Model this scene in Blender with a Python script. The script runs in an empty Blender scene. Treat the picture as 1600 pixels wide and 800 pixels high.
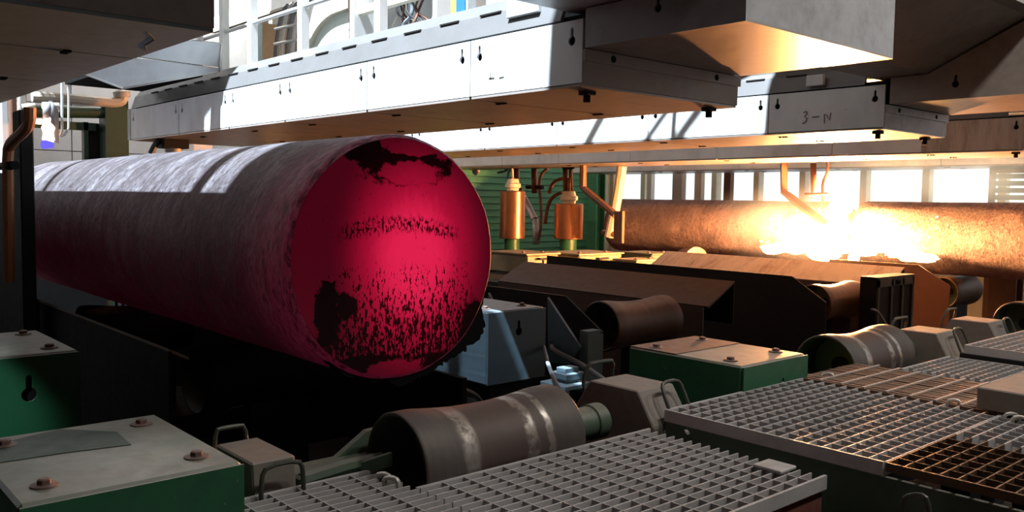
import bpy, bmesh, math, random
from mathutils import Vector, Matrix
random.seed(7)
# ------------------------------------------------------------------ camera
# plan units "u": 1 u = S metres, origin at the eye, X along the strands, Y across them
S = 0.8
DEPTH = 2.6                       # eye height above the pit floor in u
SC = bpy.context.scene
COL = SC.collection
def solve_camera():
    v1 = (-400 - 800, 294 - 400); v2 = (2330 - 800, 335 - 400)       # vanishing points of the two plan axes
    f = math.sqrt(-(v1[0]*v2[0] + v1[1]*v2[1]))
    d1 = Vector((v1[0], -v1[1], f)).normalized(); d2 = Vector((v2[0], -v2[1], f)).normalized()
    xc, yc = -d1, d2
    zc = xc.cross(yc)
    if zc.y < 0: zc = -zc
    R = Vector((xc[0], yc[0], zc[0])); U = Vector((xc[1], yc[1], zc[1])); F = Vector((xc[2], yc[2], zc[2]))
    return f, R, U, F
FPX, CR, CU, CF = solve_camera()
cam = bpy.data.cameras.new('camera'); cam.sensor_width = 36; cam.lens = FPX/1600*36; cam.clip_start = 0.02; cam.clip_end = 300
camo = bpy.data.objects.new('camera', cam); COL.objects.link(camo)
m3 = Matrix((CR, CU, -CF)).transposed()
camo.matrix_world = Matrix.Translation((0, 0, DEPTH*S)) @ m3.to_4x4()
SC.camera = camo
# ------------------------------------------------------------------ world, sun, exposure
w = bpy.data.worlds.new('world'); SC.world = w; w.use_nodes = True
w.node_tree.nodes['Background'].inputs[0].default_value = (0.95, 0.98, 1.0, 1)
w.node_tree.nodes['Background'].inputs[1].default_value = 1.25
sun = bpy.data.lights.new('sun', 'SUN'); sun.energy = 30; sun.angle = math.radians(0.6); sun.color = (0.74, 0.88, 1.0)
suno = bpy.data.objects.new('sun', sun); COL.objects.link(suno)
suno.rotation_euler = Vector((-0.06, 0.51, -1.0)).to_track_quat('-Z', 'Y').to_euler()
suno.location = (0, -6, 12)
SC.view_settings.view_transform = 'Standard'; SC.view_settings.look = 'None'
SC.view_settings.gamma = 1; SC.view_settings.use_curve_mapping = False
SC.view_settings.exposure = 0.0

# ------------------------------------------------------------------ pixel helpers (direction only; depth is a known plane)
def ray(x, y): return CF + CR*((x-800)/FPX) + CU*((400-y)/FPX)
def onx(x, y, v): d = ray(x, y); return d*(v/d.x)
def ony(x, y, v): d = ray(x, y); return d*(v/d.y)
def onz(x, y, v): d = ray(x, y); return d*(v/d.z)

# ------------------------------------------------------------------ mesh helpers
def W(p): return Vector((p[0]*S, p[1]*S, (p[2]+DEPTH)*S))
ORG = {}
class MB:
    def __init__(s): s.v = []; s.f = []; s.sm = []
    def add(s, vs, fs, smooth=False):
        n = len(s.v); s.v += [tuple(p) for p in vs]
        for f in fs: s.f.append([n+i for i in f]); s.sm.append(smooth)
        return s
    def box(s, x0, x1, y0, y1, z0, z1):
        vs = [(x, y, z) for z in (z0, z1) for y in (y0, y1) for x in (x0, x1)]
        return s.add(vs, [(0,2,3,1),(4,5,7,6),(0,1,5,4),(2,6,7,3),(0,4,6,2),(1,3,7,5)])
    def prism(s, prof, ax, a0, a1):
        def mk(p, a):
            return {'x': (a, p[0], p[1]), 'y': (p[0], a, p[1]), 'z': (p[0], p[1], a)}[ax]
        n = len(prof); vs = [mk(p, a0) for p in prof] + [mk(p, a1) for p in prof]
        fs = [list(range(n))[::-1], [n+i for i in range(n)]] + [(i, (i+1) % n, n+(i+1) % n, n+i) for i in range(n)]
        return s.add(vs, fs)
    def hull(s, a, b):                      # two loops with equal counts
        n = len(a); fs = [list(range(n))[::-1], [n+i for i in range(n)]] + [(i, (i+1) % n, n+(i+1) % n, n+i) for i in range(n)]
        return s.add(list(a)+list(b), fs)
    def lathe(s, o, d, prof, n=32, cap=True, a0=0, a1=2*math.pi):
        o = Vector(o); d = Vector(d).normalized()
        up = Vector((0, 0, 1)) if abs(d.z) < .9 else Vector((1, 0, 0))
        e1 = d.cross(up).normalized(); e2 = d.cross(e1)
        full = abs(a1-a0-2*math.pi) < 1e-6; m = n if full else n+1
        vs = []
        for (t, r) in prof:
            for i in range(m):
                a = a0 + (a1-a0)*i/n
                vs.append(o + d*t + e1*(r*math.cos(a)) + e2*(r*math.sin(a)))
        fs = []
        for j in range(len(prof)-1):
            for i in range(n if full else n):
                k = (i+1) % m
                fs.append((j*m+i, j*m+k, (j+1)*m+k, (j+1)*m+i))
        s.add(vs, fs, True)
        if cap and full:
            s.add([vs[i] for i in range(m)], [list(range(m))[::-1]])
            s.add([vs[(len(prof)-1)*m+i] for i in range(m)], [list(range(m))])
        return s
    def cyl(s, a, b, r, r2=None, n=16):
        a = Vector(a); b = Vector(b); return s.lathe(a, b-a, [(0, r), ((b-a).length, r if r2 is None else r2)], n)
    def tube(s, pts, r, n=8, smooth_iter=0):
        pts = [Vector(p) for p in pts]
        for _ in range(smooth_iter):
            q = [pts[0]]
            for a, b in zip(pts, pts[1:]): q += [a*.75+b*.25, a*.25+b*.75]
            pts = q+[pts[-1]]
        rings = []; prev = None
        for i, p in enumerate(pts):
            d = (pts[min(i+1, len(pts)-1)]-pts[max(i-1, 0)]).normalized()
            if prev is None:
                up = Vector((0, 0, 1)) if abs(d.z) < .9 else Vector((1, 0, 0)); e1 = d.cross(up).normalized()
            else: e1 = (prev - d*prev.dot(d)).normalized()
            prev = e1; e2 = d.cross(e1)
            rings.append([p+e1*(r*math.cos(2*math.pi*k/n))+e2*(r*math.sin(2*math.pi*k/n)) for k in range(n)])
        vs = [v for g in rings for v in g]; fs = []
        for j in range(len(rings)-1):
            for k in range(n): fs.append((j*n+k, j*n+(k+1) % n, (j+1)*n+(k+1) % n, (j+1)*n+k))
        s.add(vs, fs, True)
        s.add(rings[0], [list(range(n))[::-1]]); s.add(rings[-1], [list(range(n))])
        return s
    def mesh(s, name, o, bev=0, seg=1):
        me = bpy.data.meshes.new(name)
        o = Vector(o)
        me.from_pydata([tuple((Vector(p)-o)*S) for p in s.v], [], s.f)
        me.polygons.foreach_set('use_smooth', s.sm)
        bm = bmesh.new(); bm.from_mesh(me)
        bmesh.ops.remove_doubles(bm, verts=bm.verts, dist=1e-5)
        bmesh.ops.recalc_face_normals(bm, faces=bm.faces)
        if bev:
            es = [e for e in bm.edges if len(e.link_faces) == 2 and e.calc_face_angle(0) > .5]
            bmesh.ops.bevel(bm, geom=es, offset=bev*S, segments=seg, affect='EDGES', profile=.6, clamp_overlap=True)
        else:
            for e in bm.edges:
                if len(e.link_faces) == 2 and e.calc_face_angle(0) > .6: e.smooth = False
        bm.to_mesh(me); bm.free()
        return me
def link(name, data, loc, parent=None):
    o = bpy.data.objects.new(name, data); COL.objects.link(o)
    o['_'] = 0; del o['_']
    ORG[o] = Vector(loc)
    if parent is None: o.location = W(loc)
    else: o.parent = parent; o.location = (Vector(loc)-ORG[parent])*S
    return o
def tag(o, label=None, cat=None, group=None, kind=None):
    if label: o['label'] = label
    if cat: o['category'] = cat
    if group: o['group'] = group
    if kind: o['kind'] = kind
    return o
def thing(name, label, cat, loc, group=None): return tag(link(name, None, loc), label, cat, group)
def obj(name, mb, mat, parent=None, loc=None, bev=0, seg=1):
    if loc is None:
        if parent is not None: loc = ORG[parent]
        else:
            xs = [p[0] for p in mb.v]; ys = [p[1] for p in mb.v]; zs = [p[2] for p in mb.v]
            loc = ((min(xs)+max(xs))/2, (min(ys)+max(ys))/2, min(zs))
    me = mb.mesh(name, loc, bev, seg); me.materials.append(mat)
    return link(name, me, loc, parent)
def inst(name, data, loc, parent): return link(name, data, loc, parent)
def struct(name, mb, mat, parent=None, bev=0):
    o = obj(name, mb, mat, parent, bev=bev)
    if parent is None: o['kind'] = 'structure'
    return o
def keyhole(cx, cz, h=.075, n=12):
    """closed 2D loop: slot over a round eye"""
    r = h*.27; sl = h*.11
    a0 = math.asin(sl/r); pts = []
    for i in range(n+1):
        a = math.pi/2 + a0 + (2*math.pi-2*a0)*i/n
        pts.append((cx+r*math.cos(a), cz-h*.5+r+r*math.sin(a)))
    pts += [(cx+sl, cz+h*.5-sl), (cx+sl*.6, cz+h*.5), (cx-sl*.6, cz+h*.5), (cx-sl, cz+h*.5-sl)]
    return pts
def plate(outer, holes, t, frame):
    """flat sheet with real holes. frame(u,v,w)->xyz with w = depth behind the face"""
    bm = bmesh.new(); edges = []
    for lp in [outer]+holes:
        vs = [bm.verts.new((p[0], p[1], 0)) for p in lp]
        for i in range(len(vs)): edges.append(bm.edges.new((vs[i], vs[(i+1) % len(vs)])))
    bmesh.ops.triangle_fill(bm, use_beauty=True, use_dissolve=False, edges=edges)
    g = bmesh.ops.extrude_face_region(bm, geom=bm.faces[:])
    for v in g['geom']:
        if isinstance(v, bmesh.types.BMVert): v.co.z = t
    bm.verts.index_update()
    mb = MB(); mb.add([frame(v.co.x, v.co.y, v.co.z) for v in bm.verts], [[v.index for v in f.verts] for f in bm.faces])
    bm.free(); return mb

# ------------------------------------------------------------------ node materials
class NT:
    def __init__(s, name):
        s.m = bpy.data.materials.new(name); s.m.use_nodes = True; s.t = s.m.node_tree; s.t.nodes.clear()
        s.out = s.t.nodes.new('ShaderNodeOutputMaterial')
        s.tc = s.t.nodes.new('ShaderNodeTexCoord')
        s.O = s.tc.outputs['Object']
    def n(s, k): return s.t.nodes.new('ShaderNode'+k)
    def put(s, sock, v):
        if isinstance(v, bpy.types.NodeSocket): s.t.links.new(v, sock)
        elif isinstance(v, (tuple, list)):
            sock.default_value = tuple(v) + ((1,) if len(v) == 3 and sock.type == 'RGBA' else ())
        else: sock.default_value = v
    def mapping(s, scale=(1, 1, 1), loc=(0, 0, 0), rot=(0, 0, 0), vec=None):
        k = s.n('Mapping'); s.put(k.inputs[0], vec or s.O); k.inputs['Scale'].default_value = scale
        k.inputs['Location'].default_value = loc; k.inputs['Rotation'].default_value = rot; return k.outputs[0]
    def noise(s, scale, detail=4, rough=.55, vec=None, dist=0):
        k = s.n('TexNoise'); s.put(k.inputs['Vector'], vec or s.O); k.inputs['Scale'].default_value = scale
        k.inputs['Detail'].default_value = detail; k.inputs['Roughness'].default_value = rough; k.inputs['Distortion'].default_value = dist
        return k.outputs['Fac']
    def vor(s, scale, vec=None, feat='F1'):
        k = s.n('TexVoronoi'); s.put(k.inputs['Vector'], vec or s.O); k.inputs['Scale'].default_value = scale; k.feature = feat
        return k.outputs['Distance']
    def ma(s, op, a, b=0.0, c=None, clamp=False):
        k = s.n('Math'); k.operation = op; k.use_clamp = clamp; s.put(k.inputs[0], a); s.put(k.inputs[1], b)
        if c is not None: s.put(k.inputs[2], c)
        return k.outputs[0]
    def ss(s, x, a, b):                      # smoothstep from a to b
        k = s.n('MapRange'); k.interpolation_type = 'SMOOTHSTEP'; s.put(k.inputs[0], x)
        lo, hi, fl = (a, b, False) if a < b else (b, a, True)
        k.inputs[1].default_value = lo; k.inputs[2].default_value = hi
        k.inputs[3].default_value = 1.0 if fl else 0.0; k.inputs[4].default_value = 0.0 if fl else 1.0
        return k.outputs[0]
    def mix(s, f, a, b):
        k = s.n('Mix'); k.data_type = 'RGBA'; s.put(k.inputs[0], f); s.put(k.inputs[6], a); s.put(k.inputs[7], b); return k.outputs[2]
    def sep(s, vec=None):
        k = s.n('SeparateXYZ'); s.put(k.inputs[0], vec or s.O); return k.outputs
    def up(s):
        g = s.n('NewGeometry'); return s.sep(g.outputs['Normal'])[2]
    def bump(s, h, strength=.3, dist=.01):
        k = s.n('Bump'); k.inputs['Strength'].default_value = strength; k.inputs['Distance'].default_value = dist
        s.put(k.inputs['Height'], h); return k.outputs[0]
    def bsdf(s, col, rough=.5, metal=0.0, normal=None, emit=None, estr=0.0, spec=None):
        b = s.n('BsdfPrincipled'); s.put(b.inputs['Base Color'], col); s.put(b.inputs['Roughness'], rough); s.put(b.inputs['Metallic'], metal)
        if normal is not None: s.put(b.inputs['Normal'], normal)
        if spec is not None: b.inputs['Specular IOR Level'].default_value = spec
        if emit is not None: s.put(b.inputs['Emission Color'], emit); s.put(b.inputs['Emission Strength'], estr)
        s.t.links.new(b.outputs[0], s.out.inputs[0]); return s.m
def painted(name, c, dirt=(.06, .045, .035), amt=.5, rough=.45, metal=0.0, scale=3.0, dust=None, dust_amt=.8, bump=.15, stretch=(1, 1, 1), scr=None, spec=None):
    t = NT(name); v = t.mapping(stretch)
    n1 = t.noise(scale, 6, .62, v); n2 = t.noise(scale*7, 4, .6, v)
    f = t.ma('MULTIPLY', t.ss(t.ma('ADD', t.ma('MULTIPLY', n1, .7), t.ma('MULTIPLY', n2, .3)), .42, .72), amt)
    col = t.mix(f, c, dirt)
    if scr is not None:
        sv = t.mapping((3, 30, 9), rot=(.3, .5, .4)); k = t.ss(t.noise(2.2, 5, .7, sv), .66, .74)
        col = t.mix(t.ma('MULTIPLY', k, .55), col, scr)
    if dust is not None:
        df = t.ma('MULTIPLY', t.ss(t.up(), .35, .8), t.ma('ADD', t.ma('MULTIPLY', t.ss(n1, .25, .7), .35), dust_amt-.35, clamp=True))
        col = t.mix(df, col, t.mix(n2, dust, tuple(x*.75 for x in dust)))
    r = t.ma('ADD', rough-.1, t.ma('MULTIPLY', n2, .25))
    return t.bsdf(col, r, metal, t.bump(t.ma('ADD', n2, n1), bump, .004), spec=spec)

M = {}
M['white'] = painted('white_panel_paint', (.74, .78, .80), (.36, .35, .33), .45, .42, scale=1.6, stretch=(1, 1, .5), scr=(.3, .29, .28))
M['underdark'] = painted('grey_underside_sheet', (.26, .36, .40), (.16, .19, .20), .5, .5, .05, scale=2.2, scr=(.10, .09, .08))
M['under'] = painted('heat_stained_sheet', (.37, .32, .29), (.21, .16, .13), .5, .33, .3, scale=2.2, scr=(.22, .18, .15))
M['hood'] = painted('grey_hood_sheet', (.36, .36, .37), (.17, .165, .165), .75, .42, .2, scale=2.6, scr=(.12, .12, .12))
M['hoodbrown'] = painted('browned_sheet', (.34, .30, .27), (.2, .17, .15), .7, .45, .1, scale=3, scr=(.12, .1, .09))
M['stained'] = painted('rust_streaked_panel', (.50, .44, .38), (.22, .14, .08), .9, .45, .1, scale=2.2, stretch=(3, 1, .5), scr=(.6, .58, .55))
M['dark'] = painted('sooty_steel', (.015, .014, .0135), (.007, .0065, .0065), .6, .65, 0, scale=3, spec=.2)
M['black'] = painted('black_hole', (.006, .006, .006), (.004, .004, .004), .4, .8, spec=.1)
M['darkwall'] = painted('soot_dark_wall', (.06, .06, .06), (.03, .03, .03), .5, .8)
M['floor'] = painted('pit_floor_scale', (.010, .009, .009), (.005, .0045, .0045), .7, .8, scale=1.5, bump=.5)
M['green'] = painted('green_machine_paint', (.014, .095, .042), (.009, .05, .024), .6, .42, scale=3, dust=(.25, .225, .20), dust_amt=.9, scr=(.30, .30, .27))
M['darkgreen'] = painted('dull_green_paint', (.055, .09, .06), (.05, .045, .035), .6, .5, scale=4, dust=(.20, .19, .165), dust_amt=.7)
M['portalgreen'] = painted('portal_green_paint', (.018, .055, .03), (.012, .028, .017), .5, .5, scale=3)
M['cover'] = painted('dusty_grey_cover', (.16, .145, .125), (.09, .075, .065), .6, .62, scale=4, dust=(.25, .215, .19), dust_amt=.9)
M['blue'] = painted('blue_grey_paint', (.10, .155, .19), (.06, .09, .115), .5, .45, scale=2.5, dust=(.17, .21, .23), dust_amt=.7)  # even blue-grey tone, mottled, with a paler top
M['teal'] = painted('pale_teal_paint', (.13, .19, .20), (.07, .10, .11), .5, .5, scale=3)
M['handle'] = painted('handle_steel', (.06, .065, .055), (.03, .03, .028), .5, .45, .4)
M['bolt'] = painted('rusted_bolt', (.17, .11, .095), (.08, .05, .045), .6, .55, .5, dust=(.27, .2, .18), dust_amt=.6)
M['galv'] = painted('galvanised_grating', (.44, .43, .43), (.20, .18, .165), .6, .55, .15, scale=3.2)
M['galvdark'] = painted('rusty_grating', (.10, .06, .035), (.035, .022, .015), .7, .5, .4, scale=4)
M['slat'] = painted('brown_slat', (.20, .125, .085), (.085, .055, .04), .7, .6, .1, scale=6)
M['rod'] = painted('bright_rod', (.52, .48, .45), (.3, .26, .23), .5, .4, .5)
M['redbrown'] = painted('red_oxide_channel', (.14, .035, .028), (.2, .15, .11), .6, .55, scale=5)
M['brownplate'] = painted('rust_brown_plate', (.072, .033, .02), (.033, .018, .013), .6, .5, .15, scale=2.5, dust=(.085, .05, .036), dust_amt=.5)
M['rust'] = painted('rusty_pipe', (.16, .068, .038), (.07, .034, .02), .6, .5, .3, scale=5)
M['orange'] = painted('orange_brown_pipe', (.42, .17, .07), (.2, .09, .045), .6, .5, .1, scale=5)  # rust made orange to stand in for flame light on the pipe
M['copper'] = painted('copper_cylinder_skin', (.38, .18, .09), (.2, .085, .045), .6, .3, .85, scale=4, stretch=(1, 1, .4))
M['pipe'] = painted('cream_pipe', (.52, .48, .40), (.30, .24, .18), .5, .45, scale=4)
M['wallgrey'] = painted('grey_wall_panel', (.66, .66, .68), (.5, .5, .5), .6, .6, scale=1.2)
M['wallgreen'] = painted('green_corrugated', (.08, .29, .14), (.05, .15, .08), .5, .5, scale=2)
M['cream'] = painted('cream_steel', (.62, .58, .45), (.42, .36, .27), .5, .5, scale=2)
M['pedestal'] = painted('ochre_pedestal', (.27, .235, .15), (.15, .12, .08), .6, .55, scale=3)  # yellow torch light on green boxes put into the base colour
M['concrete'] = painted('concrete', (.34, .30, .23), (.2, .17, .13), .6, .8, scale=3)
M['rail'] = painted('white_rail_paint', (.78, .78, .76), (.5, .48, .45), .3, .4)
M['duct'] = painted('pale_green_duct', (.58, .63, .56), (.42, .44, .38), .5, .45, scale=1.5)
M['cable'] = painted('grey_cable', (.20, .22, .24), (.09, .1, .11), .5, .5)
M['blackcable'] = painted('black_cable', (.02, .02, .02), (.012, .012, .012), .5, .45)
M['chalk'] = painted('marker_line', (.13, .12, .11), (.1, .09, .08), .3, .8)
M['lipgrey'] = painted('grey_lip_steel', (.145, .14, .14), (.10, .09, .085), .5, .42, .1, scale=1.6)

def roller_mat():
    t = NT('roller_steel'); x, y, z = t.sep()
    v = t.mapping((3, 14, 3)); n1 = t.noise(2.5, 6, .65, v); n2 = t.noise(18, 4, .6)
    ay = t.ma('ADD', y, t.ma('MULTIPLY', t.ma('SUBTRACT', n2, .5), .03))
    def band(c, wd): return t.ss(t.ma('ABSOLUTE', t.ma('SUBTRACT', ay, c)), wd, wd*.35)
    b = t.ma('MAXIMUM', band(-.145, .04), t.ma('MAXIMUM', band(.10, .03), band(.175, .018)))
    b = t.ma('MULTIPLY', b, t.ss(n2, .3, .6))
    mid = t.ss(t.ma('ABSOLUTE', y), .2, .1)
    base = t.mix(n1, (.095, .083, .074), (.05, .04, .036))
    base = t.mix(t.ma('MULTIPLY', mid, .6), base, (.075, .045, .037))
    col = t.mix(t.ma('MULTIPLY', b, .8), base, (.40, .37, .33))
    return t.bsdf(col, t.ma('SUBTRACT', .6, t.ma('MULTIPLY', b, .25)), t.ma('ADD', .35, t.ma('MULTIPLY', b, .4)), t.bump(t.ma('ADD', n1, n2), .3, .004))
M['roller'] = roller_mat()
M['rollerrust'] = painted('rust_roller', (.11, .06, .04), (.05, .028, .02), .6, .5, .4, scale=4, stretch=(1, 6, 1))  # darker roller copy; dimmer light on the second row put into the colour

def scale_mat(name, dark, grey, emit, estr, cell=9, hot=None, lo=.42, hi=.62, ends=None):
    t = NT(name)
    v = t.mapping((3.6, 1.2, 1.2), rot=(0, .12, .1))
    n1 = t.noise(3.0, 6, .65, v); n2 = t.noise(16, 6, .7, v, .6); vo = t.vor(cell*2.2, t.mapping((1.2, 1, 1), rot=(.2, .3, .1)))
    n3 = t.noise(38, 3, .6, v)
    fl = t.ss(t.ma('ADD', t.ma('MULTIPLY', n1, .5), t.ma('MULTIPLY', n2, .5)), lo, hi)
    col = t.mix(fl, dark, grey)
    big = t.noise(1.6, 3, .6, t.mapping((1.6, 1, 1), (3.1, .7, .2)))
    col = t.mix(t.ma('MULTIPLY', t.ss(big, .40, .62), .65), col, tuple(c*.8 for c in dark))
    pits = t.ss(t.noise(24, 3, .65, t.mapping((1.6, 1, 1), rot=(.1, .5, .3))), .56, .64)
    col = t.mix(t.ma('MULTIPLY', t.ma('MAXIMUM', pits, t.ss(n3, .58, .68)), .75), col, tuple(c*.25 for c in dark))
    h = t.ma('ADD', t.ma('MULTIPLY', n2, .8), t.ma('ADD', t.ma('MULTIPLY', n3, .5), t.ma('MULTIPLY', vo, .3)))
    em = t.mix(t.ss(n2, .40, .60), emit, tuple(c*.35 for c in emit))
    if ends:
        x = t.sep()[0]
        e2 = t.ma('ADD', t.ma('MULTIPLY', t.ss(x, ends[1]-.5, ends[1]+.05), t.ma('MULTIPLY', t.ss(n2, .40, .6), 10.0)), t.ma('MULTIPLY', t.ss(x, -ends[0]+.5, -ends[1]), 1.6))
        estr = t.ma('MULTIPLY', t.ma('ADD', 1.0, e2), estr)
    return t.bsdf(col, .62, .1, t.bump(h, 1.0, .035), em, estr)
M['bar'] = scale_mat('scaled_hot_steel', (.052, .036, .041), (.25, .225, .245), (.42, .02, .085), .026, ends=(1.30, 2.20))
M['barfar'] = scale_mat('scaled_steel_far', (.060, .034, .034), (.235, .155, .15), (.5, .05, .06), .03, 12, lo=.38, hi=.60)

def end_mat():
    t = NT('glowing_cut_face'); s = t.sep(); k = 1/(.545*S)
    u = t.ma('MULTIPLY', s[1], k); v = t.ma('MULTIPLY', s[2], k)
    uv = t.n('CombineXYZ'); t.put(uv.inputs[0], u); t.put(uv.inputs[1], v); uv = uv.outputs[0]
    nb = t.noise(3.2, 5, .65, uv); nv = t.noise(1.0, 5, .7, t.mapping((23, 6.5, 1), vec=uv)); nf = t.noise(1.0, 4, .6, t.mapping((52, 20, 1), vec=uv)); n4 = t.noise(9, 5, .65, uv)
    r = t.ma('SQRT', t.ma('ADD', t.ma('MULTIPLY', u, u), t.ma('MULTIPLY', v, v)))
    def dist(cu, cv, su, sv):
        a = t.ma('DIVIDE', t.ma('SUBTRACT', u, cu), su); b = t.ma('DIVIDE', t.ma('SUBTRACT', v, cv), sv)
        return t.ma('SQRT', t.ma('ADD', t.ma('MULTIPLY', a, a), t.ma('MULTIPLY', b, b)))
    wob = t.ma('MULTIPLY', t.ma('SUBTRACT', n4, .5), 1.5)
    wob2 = t.ma('MULTIPLY', t.ma('SUBTRACT', nb, .5), 1.2)
    def blob(cu, cv, su, sv, wb=wob): return t.ss(t.ma('ADD', dist(cu, cv, su, sv), wb), 1.12, .92)
    # dark scale: upper band with an island, mid row of drips, lower curtain, side blobs
    top = t.ma('MULTIPLY', t.ma('MAXIMUM', blob(.06, .75, .44, .155), blob(-.34, .86, .20, .10)), t.ma('SUBTRACT', 1, blob(.10, .69, .29, .095)))
    top = t.ma('MULTIPLY', top, t.ma('SUBTRACT', 1, blob(.12, .885, .24, .05)))
    arc = t.ma('SUBTRACT', v, t.ma('SUBTRACT', .27, t.ma('MULTIPLY', t.ma('MULTIPLY', u, u), .22)))
    row = t.ma('MULTIPLY', t.ss(t.ma('ABSOLUTE', t.ma('ADD', arc, t.ma('MULTIPLY', t.ma('SUBTRACT', nv, .5), .22))), .085, .03), t.ss(nf, .46, .56))
    row = t.ma('MULTIPLY', row, t.ss(t.ma('ABSOLUTE', t.ma('SUBTRACT', u, .02)), .62, .5))
    g = t.ss(v, -.05, -.72)
    thr = t.ma('SUBTRACT', .585, t.ma('MULTIPLY', g, .075))
    cur = t.ma('GREATER_THAN', t.ma('ADD', t.ma('MULTIPLY', nv, .55), t.ma('MULTIPLY', nf, .5)), thr)
    cur = t.ma('MULTIPLY', cur, t.ss(v, -.02, -.12))
    cur = t.ma('MULTIPLY', cur, t.ss(t.ma('ABSOLUTE', t.ma('SUBTRACT', u, .02)), .82, .66))
    side = t.ma('MAXIMUM', blob(-.66, -.42, .11, .26), t.ma('MAXIMUM', blob(.78, -.62, .13, .22), t.ma('MAXIMUM', blob(-.50, -.36, .10, .10), blob(-.40, -.86, .42, .09))))
    bot = t.ma('MULTIPLY', t.ss(t.ma('ADD', v, t.ma('MULTIPLY', wob, .08)), -.80, -.84), t.ma('SUBTRACT', 1, blob(-.02, -.95, .30, .13)))
    spk = t.ma('MULTIPLY', t.ss(nf, .64, .70), .75)
    dark = t.ma('MAXIMUM', t.ma('MAXIMUM', top, row), t.ma('MAXIMUM', cur, t.ma('MAXIMUM', side, t.ma('MAXIMUM', bot, spk))), clamp=True)
    dark = t.ma('MULTIPLY', dark, t.ma('SUBTRACT', 1, blob(-.04, -.93, .27, .085)))
    rim = t.ss(t.ma('ADD', r, t.ma('MULTIPLY', t.ma('SUBTRACT', nb, .5), .10)), .95, 1.0)
    # heat: core hotter than the skin, cooler towards the left edge
    heat = t.ma('MULTIPLY', t.ss(dist(.16, .0, 1.0, 1.25), 1.0, .0), t.ma('ADD', .86, t.ma('MULTIPLY', nv, .28)))
    heat = t.ma('MULTIPLY', heat, t.ss(u, -.98, -.28))
    em = t.mix(t.ss(heat, .0, .75), (.055, .001, .006), t.mix(t.ss(heat, .5, .95), (.40, .004, .032), (.74, .014, .072)))
    es = t.ma('MULTIPLY', t.ma('SUBTRACT', 1, t.ma('MULTIPLY', dark, .965)), t.ma('SUBTRACT', 1, t.ma('MULTIPLY', rim, .82)))
    es = t.ma('MULTIPLY', es, 1.0)
    return t.bsdf((.004, .003, .003), .85, 0, t.bump(t.ma('SUBTRACT', n4, dark), .5, .01), em, es, spec=.08)
M['barend'] = end_mat()
def emission(name, c, k):
    t = NT(name); e = t.n('Emission'); e.inputs[0].default_value = tuple(c)+(1,); e.inputs[1].default_value = k
    t.t.links.new(e.outputs[0], t.out.inputs[0]); return t.m
M['flame'] = emission('white_hot_flame', (1, .50, .17), 38)
M['pilot'] = emission('pilot_flame', (1, .62, .45), 5)
M['pilotblue'] = emission('pilot_flame_base', (.12, .10, .75), 1.5)
M['spark'] = emission('spark', (1, .75, .4), 30)
def glow_volume(name, c, k, pw, dens=0.0, nscale=2.0, namp=.6):
    t = NT(name); s = t.O; ln = t.n('VectorMath'); ln.operation = 'LENGTH'; t.put(ln.inputs[0], t.mapping((1, 1, 1)))
    g = t.tc.outputs['Generated']; mp = t.mapping((2, 2, 2), (-1, -1, -1), vec=g); t.put(ln.inputs[0], mp)
    f = t.ma('POWER', t.ma('SUBTRACT', 1, ln.outputs['Value'], clamp=True), pw)
    n = t.ss(t.noise(nscale, 4, .6), .35-.1, .65)
    f = t.ma('MULTIPLY', f, t.ma('ADD', 1-namp, t.ma('MULTIPLY', n, namp*1.6)))
    v = t.n('VolumePrincipled'); v.inputs['Color'].default_value = (.9, .85, .8, 1)
    t.put(v.inputs['Density'], t.ma('MULTIPLY', f, dens)); v.inputs['Emission Color'].default_value = tuple(c)+(1,)
    t.put(v.inputs['Emission Strength'], t.ma('MULTIPLY', f, k))
    t.t.links.new(v.outputs[0], t.out.inputs['Volume']); return t.m
def glass_mat():
    t = NT('dusty_window_glass'); a = t.n('BsdfTransparent'); b = t.n('BsdfGlossy'); mx = t.n('MixShader')
    a.inputs[0].default_value = (.98, .99, .99, 1); b.inputs['Roughness'].default_value = .15; mx.inputs[0].default_value = .06
    t.t.links.new(a.outputs[0], mx.inputs[1]); t.t.links.new(b.outputs[0], mx.inputs[2]); t.t.links.new(mx.outputs[0], t.out.inputs[0]); return t.m
M['glass'] = glass_mat()
# ================================================================== the setting
YS = [2.16, 5.10, 8.15, 11.20]            # strand centre lines
GZ = -DEPTH
mb = MB().box(-22, 8, -6, 18, GZ-.1, GZ); struct('floor', mb, M['floor'])
# left wall of grey sheets with recessed joints
wl = struct('wall_left', MB().box(-14.3, -14.06, 2.2, 9.5, GZ, 2.2), M['dark'])
obj('low_wall', MB().box(-14.3, -14.0, -3.2, 2.18, GZ, .25), M['darkwall'], wl)
obj('low_wall', MB().box(-14.3, -14.05, 9.52, 15.0, GZ, 1.6), M['dark'], wl)
for k in range(20): obj('siding_board', MB().prism([(-14.05, -1.2+.14*k), (-14.0, -1.2+.14*k), (-14.03, -1.066+.14*k), (-14.05, -1.066+.14*k)], 'y', 9.52, 15.0), M['wallgreen'], wl)
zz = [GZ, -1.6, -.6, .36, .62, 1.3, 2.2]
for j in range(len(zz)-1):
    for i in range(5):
        y0 = 2.2+i*1.46; obj('wall_panel', MB().box(-14.06, -14.0, y0+.008, y0+1.452, zz[j]+.006, zz[j+1]-.006), M['wallgrey' if zz[j] > 0 else 'darkwall'], wl)  # lower panels coloured dark to stand in for the shade down there
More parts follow.
